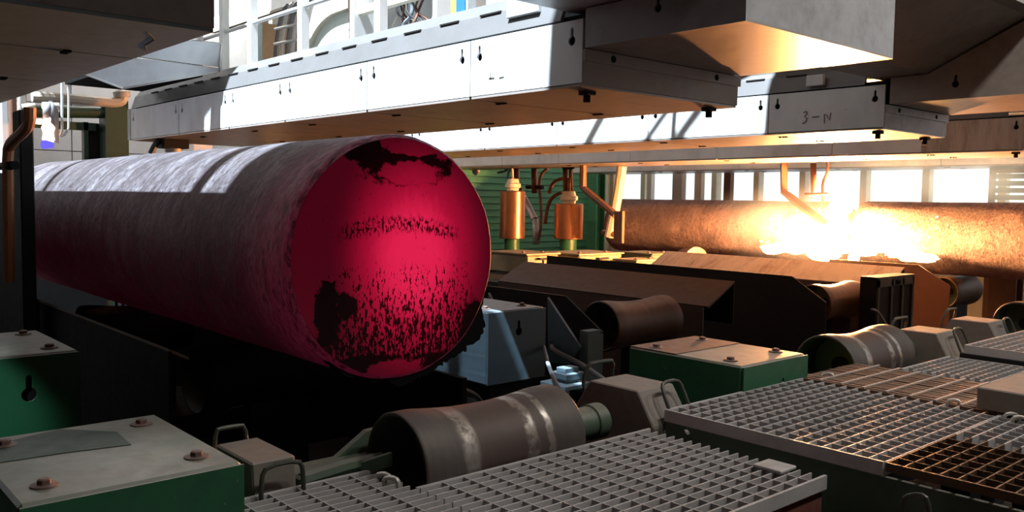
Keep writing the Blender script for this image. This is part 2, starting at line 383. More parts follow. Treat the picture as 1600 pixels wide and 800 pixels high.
# far wall: green corrugated bay, then a window band
wf = struct('wall_far', MB().box(-20, 4, 15.06, 15.3, GZ, -.55), M['cream'])
MBc = MB().box(-20, -13.5, 15.08, 15.2, -.55, 1.7)
obj('corrugated_backing', MBc, M['wallgreen'], wf)
rib = MB().prism([(-.09, 15.08), (-.05, 15.0), (.05, 15.0), (.09, 15.08)], 'z', -.55, 1.7).mesh('corrugation', (0, 15, -.55)); rib.materials.append(M['wallgreen'])
x = -19.8
while x < -13.6: inst('corrugation', rib, (x, 15, -.55), wf); x += .26
obj('header', MB().box(-13.5, 4, 15.06, 15.3, 1.35, 1.7), M['cream'], wf)
wx = [-13.5, -12.6, -11.6, -10.7, -9.7, -8.7, -7.5, -6.4, -5.2, -3.8, -2.2, -.5]
for i in range(len(wx)-1):
    a, b = wx[i], wx[i+1]
    fr = MB()
    for q in ((a, a+.06), (b-.06, b)): fr.box(q[0], q[1], 15.04, 15.22, -.55, 1.35)
    fr.box(a+.06, b-.06, 15.04, 15.22, -.55, -.49); fr.box(a+.06, b-.06, 15.04, 15.22, 1.29, 1.35)
    wo = struct('window_%d' % (i+1), fr, M['cream'])
    obj('pane', MB().box(a+.06, b-.06, 15.12, 15.13, -.49, 1.29), M['glass'], wo)

# ================================================================== overhead walkways with heat shields
def sheet_y(Y, x0, x1, z0, z1, holes, t=.012): return plate([(x0, z0), (x1, z0), (x1, z1), (x0, z1)], holes, t, lambda u, v, q: (u, Y+q, v))
ZB, ZT = .55, .85
def clipmesh():
    m = MB()
    for dx in (-.026, .004, .03): m.box(dx-.006, dx+.006, -.012, .012, -.009, .002)
    return m
CLIP = clipmesh().mesh('clip', (0, 0, 0)); CLIP.materials.append(M['black'])
SLOT = MB().box(-.17, 0, -.0075, .0075, -.0045, .0045).mesh('lip_slot', (0, 0, 0)); SLOT.materials.append(M['dark'])
STUB = MB().box(-.03, .03, -.03, .03, -.02, 0).cyl((0, 0, -.02), (0, 0, -.055), .019).mesh('hanger_stub', (0, 0, 0)); STUB.materials.append(M['dark'])
def walkway(label, Yb, Ye, xs, matp, zt=ZT, face=True, endm='hoodbrown', lip=True, key=True, rusty=None):
    t = thing('overhead_walkway', label, 'walkway', ((xs[0]+xs[-1])/2, (Yb+Ye)/2, ZB), 'overhead walkways across the hall')
    x1, x0 = xs[0], xs[-1]
    obj('core_box', MB().box(x0+.01, x1-.02, Yb+.05, Ye-.02, ZB+.02, .885), M['dark'], t)
    for a, b in zip(xs[1:], xs[:-1]):
        if face:
            hs = [keyhole(a+.075, zt-.075, .085), keyhole(b-.075, zt-.075, .085)] if key else []
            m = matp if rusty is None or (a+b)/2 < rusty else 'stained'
            obj('side_panel', sheet_y(Yb, a+.004, b-.004, ZB+.004, zt, hs), M[m], t)
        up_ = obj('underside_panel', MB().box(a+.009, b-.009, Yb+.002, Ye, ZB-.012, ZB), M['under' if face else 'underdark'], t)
        if a > x0+.01:
            for y in (Yb+.22, Ye-.25): inst('clip', CLIP, (a, y, ZB-.012), up_)
    xl = x1; x1 = x1-.14
    if lip:
        lo = MB().prism([(Yb+.005, zt+.012), (Yb+.03, zt+.012), (Yb+.06, .985), (Yb+.045, .985)], 'x', x0, x1-.02)
        ll_ = obj('lower_lip', lo, M['lipgrey'], t)
        hi = MB().prism([(Yb+.05, .985), (Yb+.075, .985), (Yb+.13, 1.055), (Yb+.11, 1.06)], 'x', x0, x1-.02)
        obj('upper_lip', hi, M['lipgrey'], t)
        q = x1-.5
        while q > x0+.4: inst('lip_slot', SLOT, (q, Yb+.0425, .9835), ll_); q -= .36
    obj('deck_plate', MB().box(x0, x1-.02, Yb+.13, Ye, 1.0, 1.04), M['lipgrey'], t)
    x1 = xl
    e = MB().box(x1-.012, x1, Yb+.002, Ye, ZB, .655)
    obj('end_plate', e, M[endm], t)
    ef_ = obj('end_flange', MB().box(x1-.012, x1+.012, Yb+.002, Ye+.01, .655, .71), M[endm], t)
    for y in (Yb+.2, Ye-.22): inst('hole', HOLE, (x1+.0122, y, .683), ef_)
    for y in ((Yb+.16, Ye-.1) if face else ()): inst('hanger_stub', STUB, (x1-.12, y, ZB-.012), t)
    return t
HOLE = MB().lathe((0, 0, 0), (1, 0, 0), [(0, .017), (.002, .017)], 12).mesh('hole', (0, 0, 0)); HOLE.materials.append(M['black'])
XS1 = [-2.86, -3.70, -4.74, -5.85, -6.82, -7.9, -9.2]
XS2 = [-2.88, -3.81, -5.02, -6.18, -7.30, -8.6, -10]
XS3 = [-2.99, -3.95, -4.94, -6.48, -7.9, -9.3, -10.6, -12.7]
w0 = walkway('dark grey sheet-clad walkway hanging over the green boxes, bare underside with a scrawled mark', -.15, 1.18, [-2.83, -3.62, -4.68, -5.72, -7.0, -8.5], 'hood', face=False, endm='hood')
w1 = walkway('white-panelled walkway with railing over the glowing billet', 2.96, 4.22, XS1, 'white')
w2 = walkway('white-panelled walkway marked 3-N behind the railed one', 6.05, 7.10, XS2, 'white')
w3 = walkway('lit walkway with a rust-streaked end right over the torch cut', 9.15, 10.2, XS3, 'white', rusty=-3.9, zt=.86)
w4 = walkway('distant walkway glimpsed under the rust-streaked one', 12.2, 13.2, [-3.4, -5, -6.6, -8.2, -10, -12], 'white', lip=False, key=False)
# row 0 underside scrawl and its end-face upper plate
def stroke(name, pts, r, parent, mat='chalk'):
    return obj(name, MB().tube(pts, r, 5), M[mat], parent)
c = onz(232, 62, ZB-.012)
stroke('scrawl', [onz(x, y, ZB-.0125) for x, y in ((230, 50), (238, 57), (241, 62), (233, 67), (226, 71), (229, 79))], .0022, w0)
stroke('scrawl', [ony(x, y, 2.957) for x, y in ((766, 110), (766, 124))], .002, w1); stroke('scrawl', [ony(x, y, 2.957) for x, y in ((763, 122), (772, 121))], .002, w1); stroke('scrawl', [ony(x, y, 2.957) for x, y in ((779, 121), (787, 119))], .002, w1)
for pts in (((1255, 176), (1260, 174), (1261, 178), (1257, 182), (1261, 185), (1259, 190), (1254, 193)), ((1269, 183), (1280, 182)), ((1288, 193), (1288, 178), (1292, 180), (1296, 188), (1298, 176))):
    stroke('scrawl', [ony(x, y, 6.047) for x, y in pts], .0035, w2)
# hoods on the walkway ends
def hood(label, Yb, Ye, x0=-2.86, x1=-1.98):
    t = thing('end_hood', label, 'hood', ((x0+x1)/2, (Yb+Ye)/2, .713), 'hoods on the walkway ends')
    prof = [(x0+.02, .725), (x1-.02, .725), (x1-.02, 1.17), (-2.6, .885), (x0+.02, .885)]
    obj('core_box', MB().prism(prof, 'y', Yb+.02, Ye-.02), M['dark'], t)
    out = [(x0+.012, .713), (x1, .713), (x1, 1.185), (-2.6, .893), (x0+.012, .893)]
    obj('front_sheet', plate(out, [keyhole(-2.42, .845, .07) if Yb < 4 else keyhole(-2.41, .83, .085)], .012, lambda u, v, q: (u, Yb+q, v)), M['hood' if Yb < 4 else 'hoodbrown'], t)
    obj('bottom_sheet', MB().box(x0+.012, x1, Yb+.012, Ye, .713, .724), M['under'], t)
    obj('end_sheet', MB().box(x1-.012, x1, Yb+.012, Ye, .724, 1.185), M['hood'], t)
    obj('rear_sheet', MB().prism([(x0+.012, .724), (x1-.012, .724), (x1-.012, 1.18), (-2.6, .89), (x0+.012, .89)], 'y', Ye-.012, Ye), M['hood'], t)
    return t
hood('grey scuffed sheet-metal hood closing the railed walkway', 2.96, 4.22)
hood('brownish sheet-metal hood with one keyhole beside panel 3-N', 6.05, 7.10)
# cross deck above the hoods (underside bends upward)
cd = thing('cross_deck', 'sooty brown cross deck resting on top of the hoods', 'deck', (-1, 7, .9))
obj('deck_slab', MB().prism([(-2.98, .9), (-2.6, .9), (-2.0, 1.2), (-1.9, 1.2), (-1.9, 2.1), (-2.98, 2.1)], 'y', 1.5, 13.6), M['hoodbrown'], cd)  # top raised out of view to block lamp light
obj('deck_slab', MB().box(-2.8, -1.9, -1.6, 1.5, 1.1, 2.1), M['hoodbrown'], cd)  # unseen slab added to keep lamp light off the billet
for k, y in enumerate((4.9, 7.9)):
    obj('deck_rib', MB().prism([(-2.95, .86), (-2.62, .86), (-2.6, .9), (-2.95, .9)], 'y', y, y+.12), M['hoodbrown'], cd)
# hall roof with two added slots that aim the sun, and the closed walls behind the camera
rf = struct('ceiling', MB().box(-14.3, 6.2, -3.2, -1.3, 4.6, 4.75), M['concrete'])
for (x0, x1, y0, y1) in ((-3.70, 6.2, -1.3, .62), (-2.85, 6.2, .62, 1.6), (-14.3, -11.5, -1.3, .62), (-14.3, -7.0, 1.6, 2.32), (-3.4, 6.2, 1.6, 2.32), (-14.3, 6.2, 2.32, 3.9), (-3.6, 6.2, 3.9, 4.32), (-14.3, -10, 3.9, 4.32), (-14.3, 6.2, 4.32, 15.3)):
    obj('roof_slab', MB().box(x0, x1, y0, y1, 4.6, 4.75), M['concrete'], rf)
obj('roof_slab', MB().prism([(-14.3, .62), (-8.35, .62), (-7.26, .893), (-6.67, 1.04), (-6.67, 1.6), (-14.3, 1.6)], 'z', 4.6, 4.75), M['concrete'], rf)  # slanted edge shapes the shadow on the white walkway face
for k in range(6): obj('skylight_bar', MB().box(-11.4, -2.9, .50+.06*k, .538+.06*k, 4.56, 4.59), M['dark'], rf)  # unseen bars added to thin the sun beside the billet
for (xa, ya, xb, yb, wd) in ((-4.05, -.75, -4.15, .62, .07), (-7.0, -.75, -7.25, .62, .05), (-4.9, 3.9, -4.2, 4.32, .035), (-4.55, 3.9, -3.85, 4.32, .05), (-5.6, 3.9, -5.05, 4.32, .05), (-4.5, 3.9, -4.5, 4.32, .03)):
    obj('skylight_bar', MB().prism([(xa-wd, ya), (xa+wd, ya), (xb+wd, yb), (xb-wd, yb)], 'z', 4.62, 4.66), M['dark'], rf)  # unseen bars added to cast the stripe shadows
struct('wall_near', MB().box(-14.3, 6.2, -3.4, -3.2, GZ, 4.75), M['darkwall'])
struct('wall_right', MB().box(6.2, 6.4, -3.4, 15.3, GZ, 4.75), M['darkwall'])
LAMPS = [('high bay lamp over the green portal frame', (-12.4, 4.2, 3.9), 70), ('high bay lamp over the nearest green box', (.35, 2.7, 3.9), 42), ('high bay lamp over the raised grating', (.35, 4.6, 3.9), 80), ('high bay lamp over the far covers', (.35, 8.6, 3.9), 72)]
for lb, L, pw in LAMPS:  # lamps added out of view to brighten the gratings and left wall
    t = thing('high_bay_lamp', lb, 'lamp', L, 'high bay lamps under the roof')
    obj('shade', MB().lathe(L, (0, 0, 1), [(0, .32), (.02, .32), (.2, .2), (.3, .08), (.32, .08)], 24, cap=False), M['hood'], t)
    obj('stem', MB().cyl((L[0], L[1], L[2]+.3), (L[0], L[1], 4.6), .03), M['hood'], t)
    li = bpy.data.lights.new('high_bay_light', 'AREA'); li.shape = 'DISK'; li.size = .5*S; li.energy = pw; li.color = (1, .95, .88)
    lo_ = link('high_bay_light', li, L, t); lo_.location.z = .01
# pale shield plate hanging beside the left part of the railed walkway
cp = thing('hanging_shield', 'pale grey two-panel shield hanging above the tail of the glowing billet', 'shield', (-7.1, 2.6, .8))
K = lambda x, y, X: onx(x, y, X)
tl, tr = K(290, 62, -6.95), K(346, 68, -6.95); sl_, sr = K(221, 90.5, -7.08), K(346, 107, -7.08); br_, bl, ll_ = K(342, 112, -7.1), K(192, 138, -7.25), K(147, 121, -7.22)
tl2 = tl+(tl-tr)*1.6; sl2 = sl_+(sl_-sr)*.5; ll2 = ll_+(ll_-bl)*1.3
def slab(name, lp, mat): obj(name, MB().hull([tuple(p) for p in lp], [(p.x-.03, p.y, p.z+.012) for p in lp]), M[mat], cp)
e_ = Vector((0, 0, .006))
slab('shield_panel', [tl2, tr, sr+e_, sl2+e_], 'white'); slab('shield_panel', [sl2-e_, sr-e_, br_, bl, ll_, ll2], 'white')
for p, q in ((br_, bl), (bl, ll2), (tr, br_)): obj('rim', MB().tube([p, q], .009, 6), M['rail'], cp)
obj('hanger', MB().cyl(tl+(tr-tl)*.3, tl+(tr-tl)*.3+Vector((0, 0, 3.4)), .05, n=12), M['hoodbrown'], cp)
obj('rear_bracket', MB().box(-8.8, -7.30, 2.25, 2.94, 1.0, 1.12), M['black'], cp)  # black overhang added to shade the walkway face
# railing
rl = thing('railing', 'white tubular railing along the walkway edge', 'railing', (-6.2, 3.1, 1.04))
for px in (347, 391, 470):
    p = ony(px, 90, 3.12); obj('post', MB().box(p.x-.035, p.x+.035, 3.11, 3.17, 1.04, 2.4), M['rail'], rl)
for z in (1.40, 2.1): obj('rail', MB().tube([(-9, 3.14, z), (-3.9, 3.14, z)], .016, 10), M['rail'], rl)
obj('post', MB().box(-4.0, -3.92, 3.11, 3.17, 1.04, 2.4), M['rail'], rl); obj('post', MB().box(-4.9, -4.83, 3.11, 3.17, 1.04, 2.4), M['rail'], rl)
# machinery behind the railing
X_ = lambda px, Y: ony(px, 40, Y).x
tk = thing('exhaust_duct', 'pale green rounded duct casing behind the railing', 'duct', (X_(510, 3.75), 3.75, 1.04))
xa, xb = X_(483, 3.75), X_(552, 3.75); rx = (xb-xa)*.75
arc = [(xa+rx-rx*math.cos(math.pi/2*i/10), 1.1+.42*math.sin(math.pi/2*i/10)) for i in range(11)]
obj('casing', MB().prism([(xa, 1.04)]+arc+[(xb, 1.52), (xb, 1.04)], 'y', 3.75, 4.15), M['duct'], tk)
arc2 = [(xa+rx-(rx+.12)*math.cos(math.pi/2*i/10), 1.1+.54*math.sin(math.pi/2*i/10)) for i in range(11)]
obj('dark_band', MB().prism([(xa-.12, 1.04)]+arc2+[(xb, 1.64), (xb, 1.525)]+arc[::-1]+[(xa-.004, 1.04)], 'y', 3.7, 4.15), M['concrete'], tk)
for z in (1.12, 1.2, 1.28, 1.36, 1.44): obj('rivet', MB().cyl((xb-.04, 3.75, z), (xb-.04, 3.735, z), .008, n=8), M['dark'], tk)
ch = thing('cable_chain', 'curved ribbed cable chain hanging behind the railing', 'cable chain', (X_(447, 3.9), 3.9, 1.04))
xa, xb = X_(428, 3.9), X_(474, 3.9)
for k in range(6):
    x0 = xa+(xb-xa)*k/5
    obj('chain_rib', MB().tube([(x0+.28*(1-math.cos(a)), 3.9, 1.05+.75*math.sin(a)) for a in [j*math.pi/2/9 for j in range(10)]], .02, 6), M['rail' if k % 2 else 'cable'], ch)
for z in (1.14, 1.30, 1.46, 1.6): obj('chain_link', MB().tube([(xa+.05*z, 3.87, z), (xb+.05*z, 3.87, z-.02)], .014, 6), M['rail'], ch)
cb = thing('open_cabinet', 'open white cabinet full of tangled hoses behind the railing', 'cabinet', (X_(625, 3.8), 3.8, 1.04))
xa, xb = X_(562, 3.8), X_(700, 3.8)
obj('back_panel', MB().box(xa, xb, 4.12, 4.15, 1.04, 1.9), M['white'], cb)
obj('side_post', MB().box(xa, xa+.04, 3.7, 4.12, 1.04, 1.9), M['rust'], cb); obj('side_post', MB().box(xa+.05, xa+.11, 3.68, 4.12, 1.04, 1.9), M['rail'], cb); obj('side_post', MB().box(xb-.05, xb, 3.7, 4.12, 1.04, 1.9), M['rail'], cb)
obj('top_bar', MB().box(xa+.11, xb-.05, 3.72, 3.78, 1.46, 1.52), M['cream'], cb)
for k in range(16):
    x = xa+.14+(xb-xa-.3)*k/16; pts = [(x, 4.0, 1.05)]
    for j in range(1, 5): pts.append((min(xb-.08, max(xa+.13, x+random.uniform(-.22, .25)*j*.5)), 3.86+random.uniform(0, .2), 1.05+.15*j+random.uniform(-.08, .07)))
    obj('hose', MB().tube(pts, random.uniform(.008, .014), 6, 2), M[random.choice(['cable', 'pipe', 'blackcable', 'rust'])], cb)
bx = thing('junction_box', 'small white junction box on the lip of the railed walkway', 'box', (-3.27, 2.99, .98))
obj('casing', MB().box(-3.42, -3.18, 2.965, 3.0, .93, 1.12), M['white'], bx, bev=.004)
bx2 = thing('junction_box', 'small white junction box above panel 3-N', 'box', (-3.45, 6.08, .95))
pj0, pj1 = ony(1262, 110, 6.04), ony(1288, 126, 6.04)
obj('casing', MB().box(pj0.x, pj1.x, 6.02, 6.055, .885, .965), M['white'], bx2, bev=.004)
bm_ = thing('ceiling_beam', 'brown concrete beam crossing behind the railing', 'beam', (-11, 7, GZ))
p0, p1 = ony(330, 44, 7.0), ony(440, 15, 7.0)
obj('beam_body', MB().box(p0.x, p1.x, 7.0, 7.4, p0.z-.05, p1.z), M['concrete'], bm_); obj('beam_leg', MB().box(p1.x-.6, p1.x-.1, 7.05, 7.35, GZ, p0.z-.05), M['concrete'], bm_)
obj('upper_rail', MB().box(p0.x, p1.x+2, 7.02, 7.1, p1.z, p1.z+.3), M['rail'], bm_)
wb = thing('wall_cabinet', 'white enamel wall cabinet beyond the railing posts', 'cabinet', (-9, 5.5, GZ))
p0, p1 = ony(330, 60, 5.5), ony(398, 60, 5.5)
obj('body', MB().box(p0.x, p1.x, 5.5, 5.9, GZ, p0.z), M['white'], wb, bev=.01); obj('pillar', MB().box(p1.x+.05, p1.x+.45, 5.4, 5.8, GZ, p0.z-.05), M['teal'], wb)
fl = thing('warning_placard', 'blue and yellow placard on the walkway rail', 'placard', (-3.6, 3.2, 1.25))
p = ony(716, 8, 3.1)
obj('blue_sheet', MB().box(p.x-.02, p.x+.06, 3.1, 3.11, p.z-.05, p.z+.1), painted('blue_sheet', (.02, .16, .35)), fl); obj('yellow_sheet', MB().box(p.x-.07, p.x-.02, 3.1, 3.11, p.z-.06, p.z+.1), painted('yellow_sheet', (.75, .6, .1)), fl)
obj('foot', MB().box(p.x-.06, p.x-.03, 3.1, 3.13, 1.04, p.z-.05), M['rail'], fl)

# ================================================================== roller tables
ROWA = -2.47; ROWB = -4.33
def crossbeam(label, x0, x1, y0, y1, zt=-1.6):
    t = thing('cross_beam', label, 'beam', ((x0+x1)/2, (y0+y1)/2, GZ), 'roller table cross beams')
    obj('beam_body', MB().box(x0, x1, y0, y1, zt-.2, zt), M['dark'], t)
    y = y0+.4
    while y < y1: obj('leg', MB().box((x0+x1)/2-.12, (x0+x1)/2+.12, y-.12, y+.12, GZ, zt-.2), M['dark'], t); y += 2.0
    return t
crossbeam('sooty cross beam under the front row of rollers', -3.2, -2.42, -.3, 12.2)
crossbeam('sooty cross beam under the second row of rollers', -5.0, -3.9, -.3, 12.6)
crossbeam('sooty cross beam under the copper cylinders', -11.4, -9.3, 7.0, 12.4, -1.0)
crossbeam('sooty cross beam under the third row of rollers', -7.2, -6.2, 1.46, 12.6)
crossbeam('sooty cross beam under the yellowish pedestals', -9.1, -7.6, 6.8, 12.4, -1.0)
def roller(label, X, Y, z=-.93, r=.19, L=.76, sleeve=True, mat=None):
    t = thing('support_roller', label, 'roller', (X, Y, z), 'hourglass support rollers')
    h = L/2
    def rad(y):
        k = abs(y)/h
        return r - .022*(1-min(1, (k/.78))**2) if k < .78 else r
    N = 26
    prof = [(-h, r-.012), (-h, r-.004), (-h+.006, r)] + [(-h+.01+(L-.02)*i/N, rad(-h+.01+(L-.02)*i/N)) for i in range(N+1)] + [(h-.006, r), (h, r-.004), (h, r-.03)]
    obj('roller_body', MB().lathe((X, Y, z), (0, 1, 0), prof, 48, cap=False), M[mat or ('roller' if sleeve else 'rollerrust')], t)
    obj('end_recess', MB().lathe((X, Y, z), (0, 1, 0), [(-h, r-.012), (-h+.02, r-.02), (-h+.2, r-.03), (-h+.2, .02)], 48, cap=False), M['darkgreen'], t)
    obj('end_disc', MB().lathe((X, Y, z), (0, 1, 0), [(h, r-.03), (h-.04, r-.035), (h-.04, .02)], 48, cap=False), M['darkgreen'], t)
    obj('axle', MB().cyl((X, Y-h+.18, z), (X, Y+h+(.2 if sleeve else .06), z), .05, n=20), M['dark'], t)
    if sleeve: obj('axle_sleeve', MB().lathe((X, Y+h+.10, z), (0, 1, 0), [(0, .05), (.01, .072), (.12, .072), (.125, .08), (.19, .08), (.2, .06)], 24), M['darkgreen'], t)
    obj('foot', MB().box(X-.05, X+.05, Y-h+.3, Y+h-.1, -1.6, z-r+.03), M['dark'], t)
    return t
AX = -2.61
rA = [roller('brown hourglass roller with bright worn bands beside the near grating', AX, 2.16, -.985, .2, .80),
      roller('grey hourglass roller between the green box and the brown slats', AX, 5.24, -.985, .2, .80),
      roller('hourglass roller beside the raised far grating', AX, 8.45, -1.0, .2, .80)]
roller('dark roller carrying the tail of the glowing billet', -6.7, 2.17, -1.0, sleeve=False, mat='black'); roller('dark roller carrying the front of the glowing billet', -4.6, 2.17, -1.0, sleeve=False, mat='black')  # both coloured black to stand in for the pit shade
rB = [roller('rust-lit roller behind the black chamfered shield and blue-grey box', ROWB, YS[1], sleeve=False),
      roller('rust-lit roller beside the dark slotted cabinet', ROWB, YS[2], z=-.97, sleeve=False),
      roller('orange-lit roller under the torch-cut billet', ROWB, YS[3]-.05, z=-1.04, sleeve=False)]
# roller seat bracket left of the first roller
bk = thing('roller_seat', 'dusty green seat bracket holding the brown banded roller', 'bracket', (-2.8, 1.5, -1.6))
g = [onx(x, y, -2.86) for x, y in ((510, 722), (568, 671), (584, 667), (592, 720))]
obj('gusset', MB().hull([(-2.86, p.y, p.z) for p in g], [(-2.83, p.y, p.z) for p in g]), M['darkgreen'], bk)
zb_ = onx(540, 728, -2.72).z
obj('base_bar', MB().box(-2.86, -2.70, 1.42, 1.80, -1.6, zb_), M['darkgreen'], bk, bev=.008)
A1, A2 = onx(560, 722, -2.71), onx(652, 716, -2.52)
obj('rib', MB().tube([onx(470, 752, -2.72), onx(540, 730, -2.72), onx(596, 718, -2.72)], .03, 8), M['darkgreen'], bk)
obj('arm', MB().hull([(A1.x, A1.y, A1.z), (A1.x, A1.y, A1.z-.05), (A1.x+.015, A1.y, A1.z-.05), (A1.x+.015, A1.y, A1.z)], [(A2.x-.1, 1.74, A2.z+.01), (A2.x-.1, 1.74, A2.z-.04), (A2.x-.085, 1.74, A2.z-.04), (A2.x-.085, 1.74, A2.z+.01)]), M['darkgreen'], bk)
def handle(pa, pb, out, up, r=.009):
    """bent rod standing off a face"""
    pa, pb, o, u = Vector(pa), Vector(pb), Vector(out), Vector(up)
    k = .14
    a1 = pa+o; b1 = pb+o
    return MB().tube([pa, pa+o*.8, a1+(b1-a1)*k*.3+o*.05, a1+(b1-a1)*k, a1*.5+b1*.5, b1+(a1-b1)*k, b1+(a1-b1)*k*.3+o*.05, pb+o*.8, pb], r, 8, 1)
def cover(label, x0, x1, y0, y1, zt, sl=.10, dr=.15, zb=-1.6, ins=.16, hx=0):
    t = thing('bearing_cover', label, 'cover', ((x0+x1)/2, (y0+y1)/2, zb), 'bearing covers with rod handles')
    prof = [(x0-sl, zt-dr), (x0, zt), (x1, zt), (x1+sl, zt-dr), (x1+sl, zb), (x0-sl, zb)]
    obj('body', MB().prism(prof, 'y', y0, y1), M['cover'], t, bev=.006)
    n = Vector((dr, 0, sl)).normalized(); w_ = y1-y0
    def on(y, d): return Vector((x1+sl*d, y, zt-dr*d))
    ya, yb = y0+ins*w_+hx, y1-ins*.6*w_
    obj('handle', MB().tube([on(ya, .95), on(ya, .93)+n*.045, on(ya, .2)+n*.06, on(ya+.02, .02)+n*.065, on(yb-.02, .02)+n*.065, on(yb, .2)+n*.06, on(yb, .93)+n*.045, on(yb, .95)], .0085, 8, 1), M['handle'], t)
    def ob(y, d): return Vector((x0-sl*d, y, zt-dr*d))
    n2 = Vector((-dr, 0, sl)).normalized(); u_ = Vector((0, 0, .03))
    obj('handle', MB().tube([ob(y0+.1*w_, .5), ob(y0+.1*w_, .3)+n2*.05, ob(y0+.15*w_, .0)+n2*.06+u_, ob(y0+.35*w_, .0)+n2*.065+u_, ob(y1-.35*w_, .0)+n2*.065+u_, ob(y1-.15*w_, .0)+n2*.06+u_, ob(y1-.1*w_, .3)+n2*.05, ob(y1-.1*w_, .5)], .0095, 8, 1), M['handle'], t)
    return t
cover('dusty grey bearing cover wedged beside the nearest green box', -3.01, -2.715, 1.25, 1.41, -.90, .02, .2, ins=.02)
cover('brown-grey sloped bearing cover at the corner of the raised grating', -2.79, -2.50, 2.98, 3.24, -.85, hx=.05)
cover('dark sloped bearing cover beside the grey roller', -2.66, -2.41, 5.93, 6.23, -.85, .12, .22, hx=.06)
cover('dark sloped bearing cover next to the raised far grating', -2.73, -2.46, 6.98, 7.26, -.87, .12, .22, hx=.06)
WASH = MB().lathe((0, 0, 0), (0, 0, 1), [(0, .037), (.004, .037), (.006, .03), (.006, .012)], 18).mesh('washer', (0, 0, 0)); WASH.materials.append(M['bolt'])
HEAD = MB().lathe((0, 0, .0061), (0, 0, 1), [(0, .019), (.012, .019), (.015, .013)], 6).mesh('bolt_head', (0, 0, 0)); HEAD.materials.append(M['bolt'])
def bolt(p, t): inst('bolt_head', HEAD, p, inst('washer', WASH, p, t))
def ybox(name, label, cat, x0, x1, y0, y1, zt, zb, mat, key=True, group='keyholed machine boxes', bolts=True, kz=None, kh=.10, ky=None):
    t = thing(name, label, cat, ((x0+x1)/2, (y0+y1)/2, zb), group)
    obj('body', MB().box(x0, x1-.014, y0, y1, zb, zt), M[mat], t, bev=.01)
    kz = zt-.16 if kz is None else kz
    ky = (y0+y1)/2 if ky is None else ky
    fp_ = obj('front_plate', plate([(y0, zb+.004), (y1, zb+.004), (y1, zt-.006), (y0, zt-.006)], [keyhole(ky, kz, kh)] if key else [], .008, lambda u, v, q: (x1-q, u, v)), M[mat], t)
    obj('keyhole_recess', MB().box(x1-.0138, x1-.012, ky-.035, ky+.035, kz-kh*.55, kz+kh*.55), M['black'], fp_)
    if bolts:
        for xx in (x0+.12, x1-.14):
            for yy in (y0+.09, y1-.09): bolt((xx, yy, zt), t)
    return t
ybox('machine_box', 'nearest green machine box with four washers on its dusty top', 'box', -3.19, -2.44, .50, 1.10, -.80, -1.6, 'green', ky=.80, kz=-1.0)
ybox('machine_box', 'half-lit green machine box beside the dark guard plate', 'box', -4.89, -4.14, .50, 1.10, -.70, -1.6, 'green', kz=-.845, kh=.115, ky=.895)
ybox('machine_box', 'green machine box with two-tone dusty top beside the raised grating', 'box', -3.12, -2.38, 3.64, 4.24, -.80, -1.6, 'green', ky=4.0, kz=-.95)
ybox('machine_box', 'blue-grey machine box with a keyhole behind the glowing billet face', 'box', -4.89, -4.14, 3.48, 3.98, -.71, -1.18, 'blue', kz=-.83, ky=3.74)
obj('base', MB().box(-4.8, -4.2, 3.55, 3.92, -1.6, -1.18), M['dark'], bpy.data.objects['machine_box.003'])
# rusty sheet on one box top, darker green patch on the nearest
ct = bpy.data.objects['machine_box.002']
obj('rusty_top_sheet', MB().box(-3.115, -2.80, 3.645, 4.235, -.8, -.797), M['brownplate'], ct)
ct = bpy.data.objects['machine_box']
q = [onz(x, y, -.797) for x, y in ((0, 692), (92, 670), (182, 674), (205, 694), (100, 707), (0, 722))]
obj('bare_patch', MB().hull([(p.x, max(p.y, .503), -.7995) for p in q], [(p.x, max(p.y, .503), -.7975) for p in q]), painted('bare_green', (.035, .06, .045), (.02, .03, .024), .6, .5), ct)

# guard plates around the second row
def guard(lab_n, lab_f, Y0, yn, yf, x0=-7.3, zf=0, farp=True, nearm='dark', topm='brownplate'):
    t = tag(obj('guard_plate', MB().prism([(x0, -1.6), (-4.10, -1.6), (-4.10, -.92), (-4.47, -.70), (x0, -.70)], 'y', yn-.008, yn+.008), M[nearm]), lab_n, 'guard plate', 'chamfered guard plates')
    if farp:
        f = thing('sloped_shield', lab_f, 'shield', ((x0-4.1)/2, yf, -1.3), 'sloped heat shields')
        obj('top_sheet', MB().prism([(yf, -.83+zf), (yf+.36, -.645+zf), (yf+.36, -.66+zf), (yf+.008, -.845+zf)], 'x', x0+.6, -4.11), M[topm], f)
        obj('side_sheet', MB().box(x0+.6, -4.16, yf, yf+.014, -1.6, -.84+zf), M['brownplate'], f)
        obj('rear_flange', MB().box(x0+.6, -4.11, yf+.346, yf+.36, -1.0, -.66+zf), M['dark'], f)
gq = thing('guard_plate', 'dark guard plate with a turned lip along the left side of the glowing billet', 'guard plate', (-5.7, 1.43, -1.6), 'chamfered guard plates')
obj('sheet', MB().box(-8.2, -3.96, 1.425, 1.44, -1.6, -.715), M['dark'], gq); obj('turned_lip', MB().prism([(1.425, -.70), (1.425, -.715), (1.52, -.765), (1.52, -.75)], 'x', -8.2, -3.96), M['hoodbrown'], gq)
tag(obj('side_frame', MB().prism([(-9.85, GZ), (-3.75, GZ), (-3.75, -1.0), (-4.95, -1.0), (-4.95, -.80), (-9.85, -.80)], 'y', 2.97, 3.0), M['black']), 'black roller table side frame beyond the glowing billet', 'frame')  # black sheet added where only shade lies behind the billet
ds = thing('withdrawal_stand', 'sooty withdrawal stand beyond the tail of the glowing billet', 'machine', (-10.2, 2.0, GZ))  # dark block added to darken the gap past the billet tail
obj('body', MB().box(-10.7, -9.9, .7, 2.95, GZ, .02), M['dark'], ds, bev=.03); obj('cap', MB().box(-10.6, -10.0, .9, 2.2, .02, .16), M['dark'], ds)
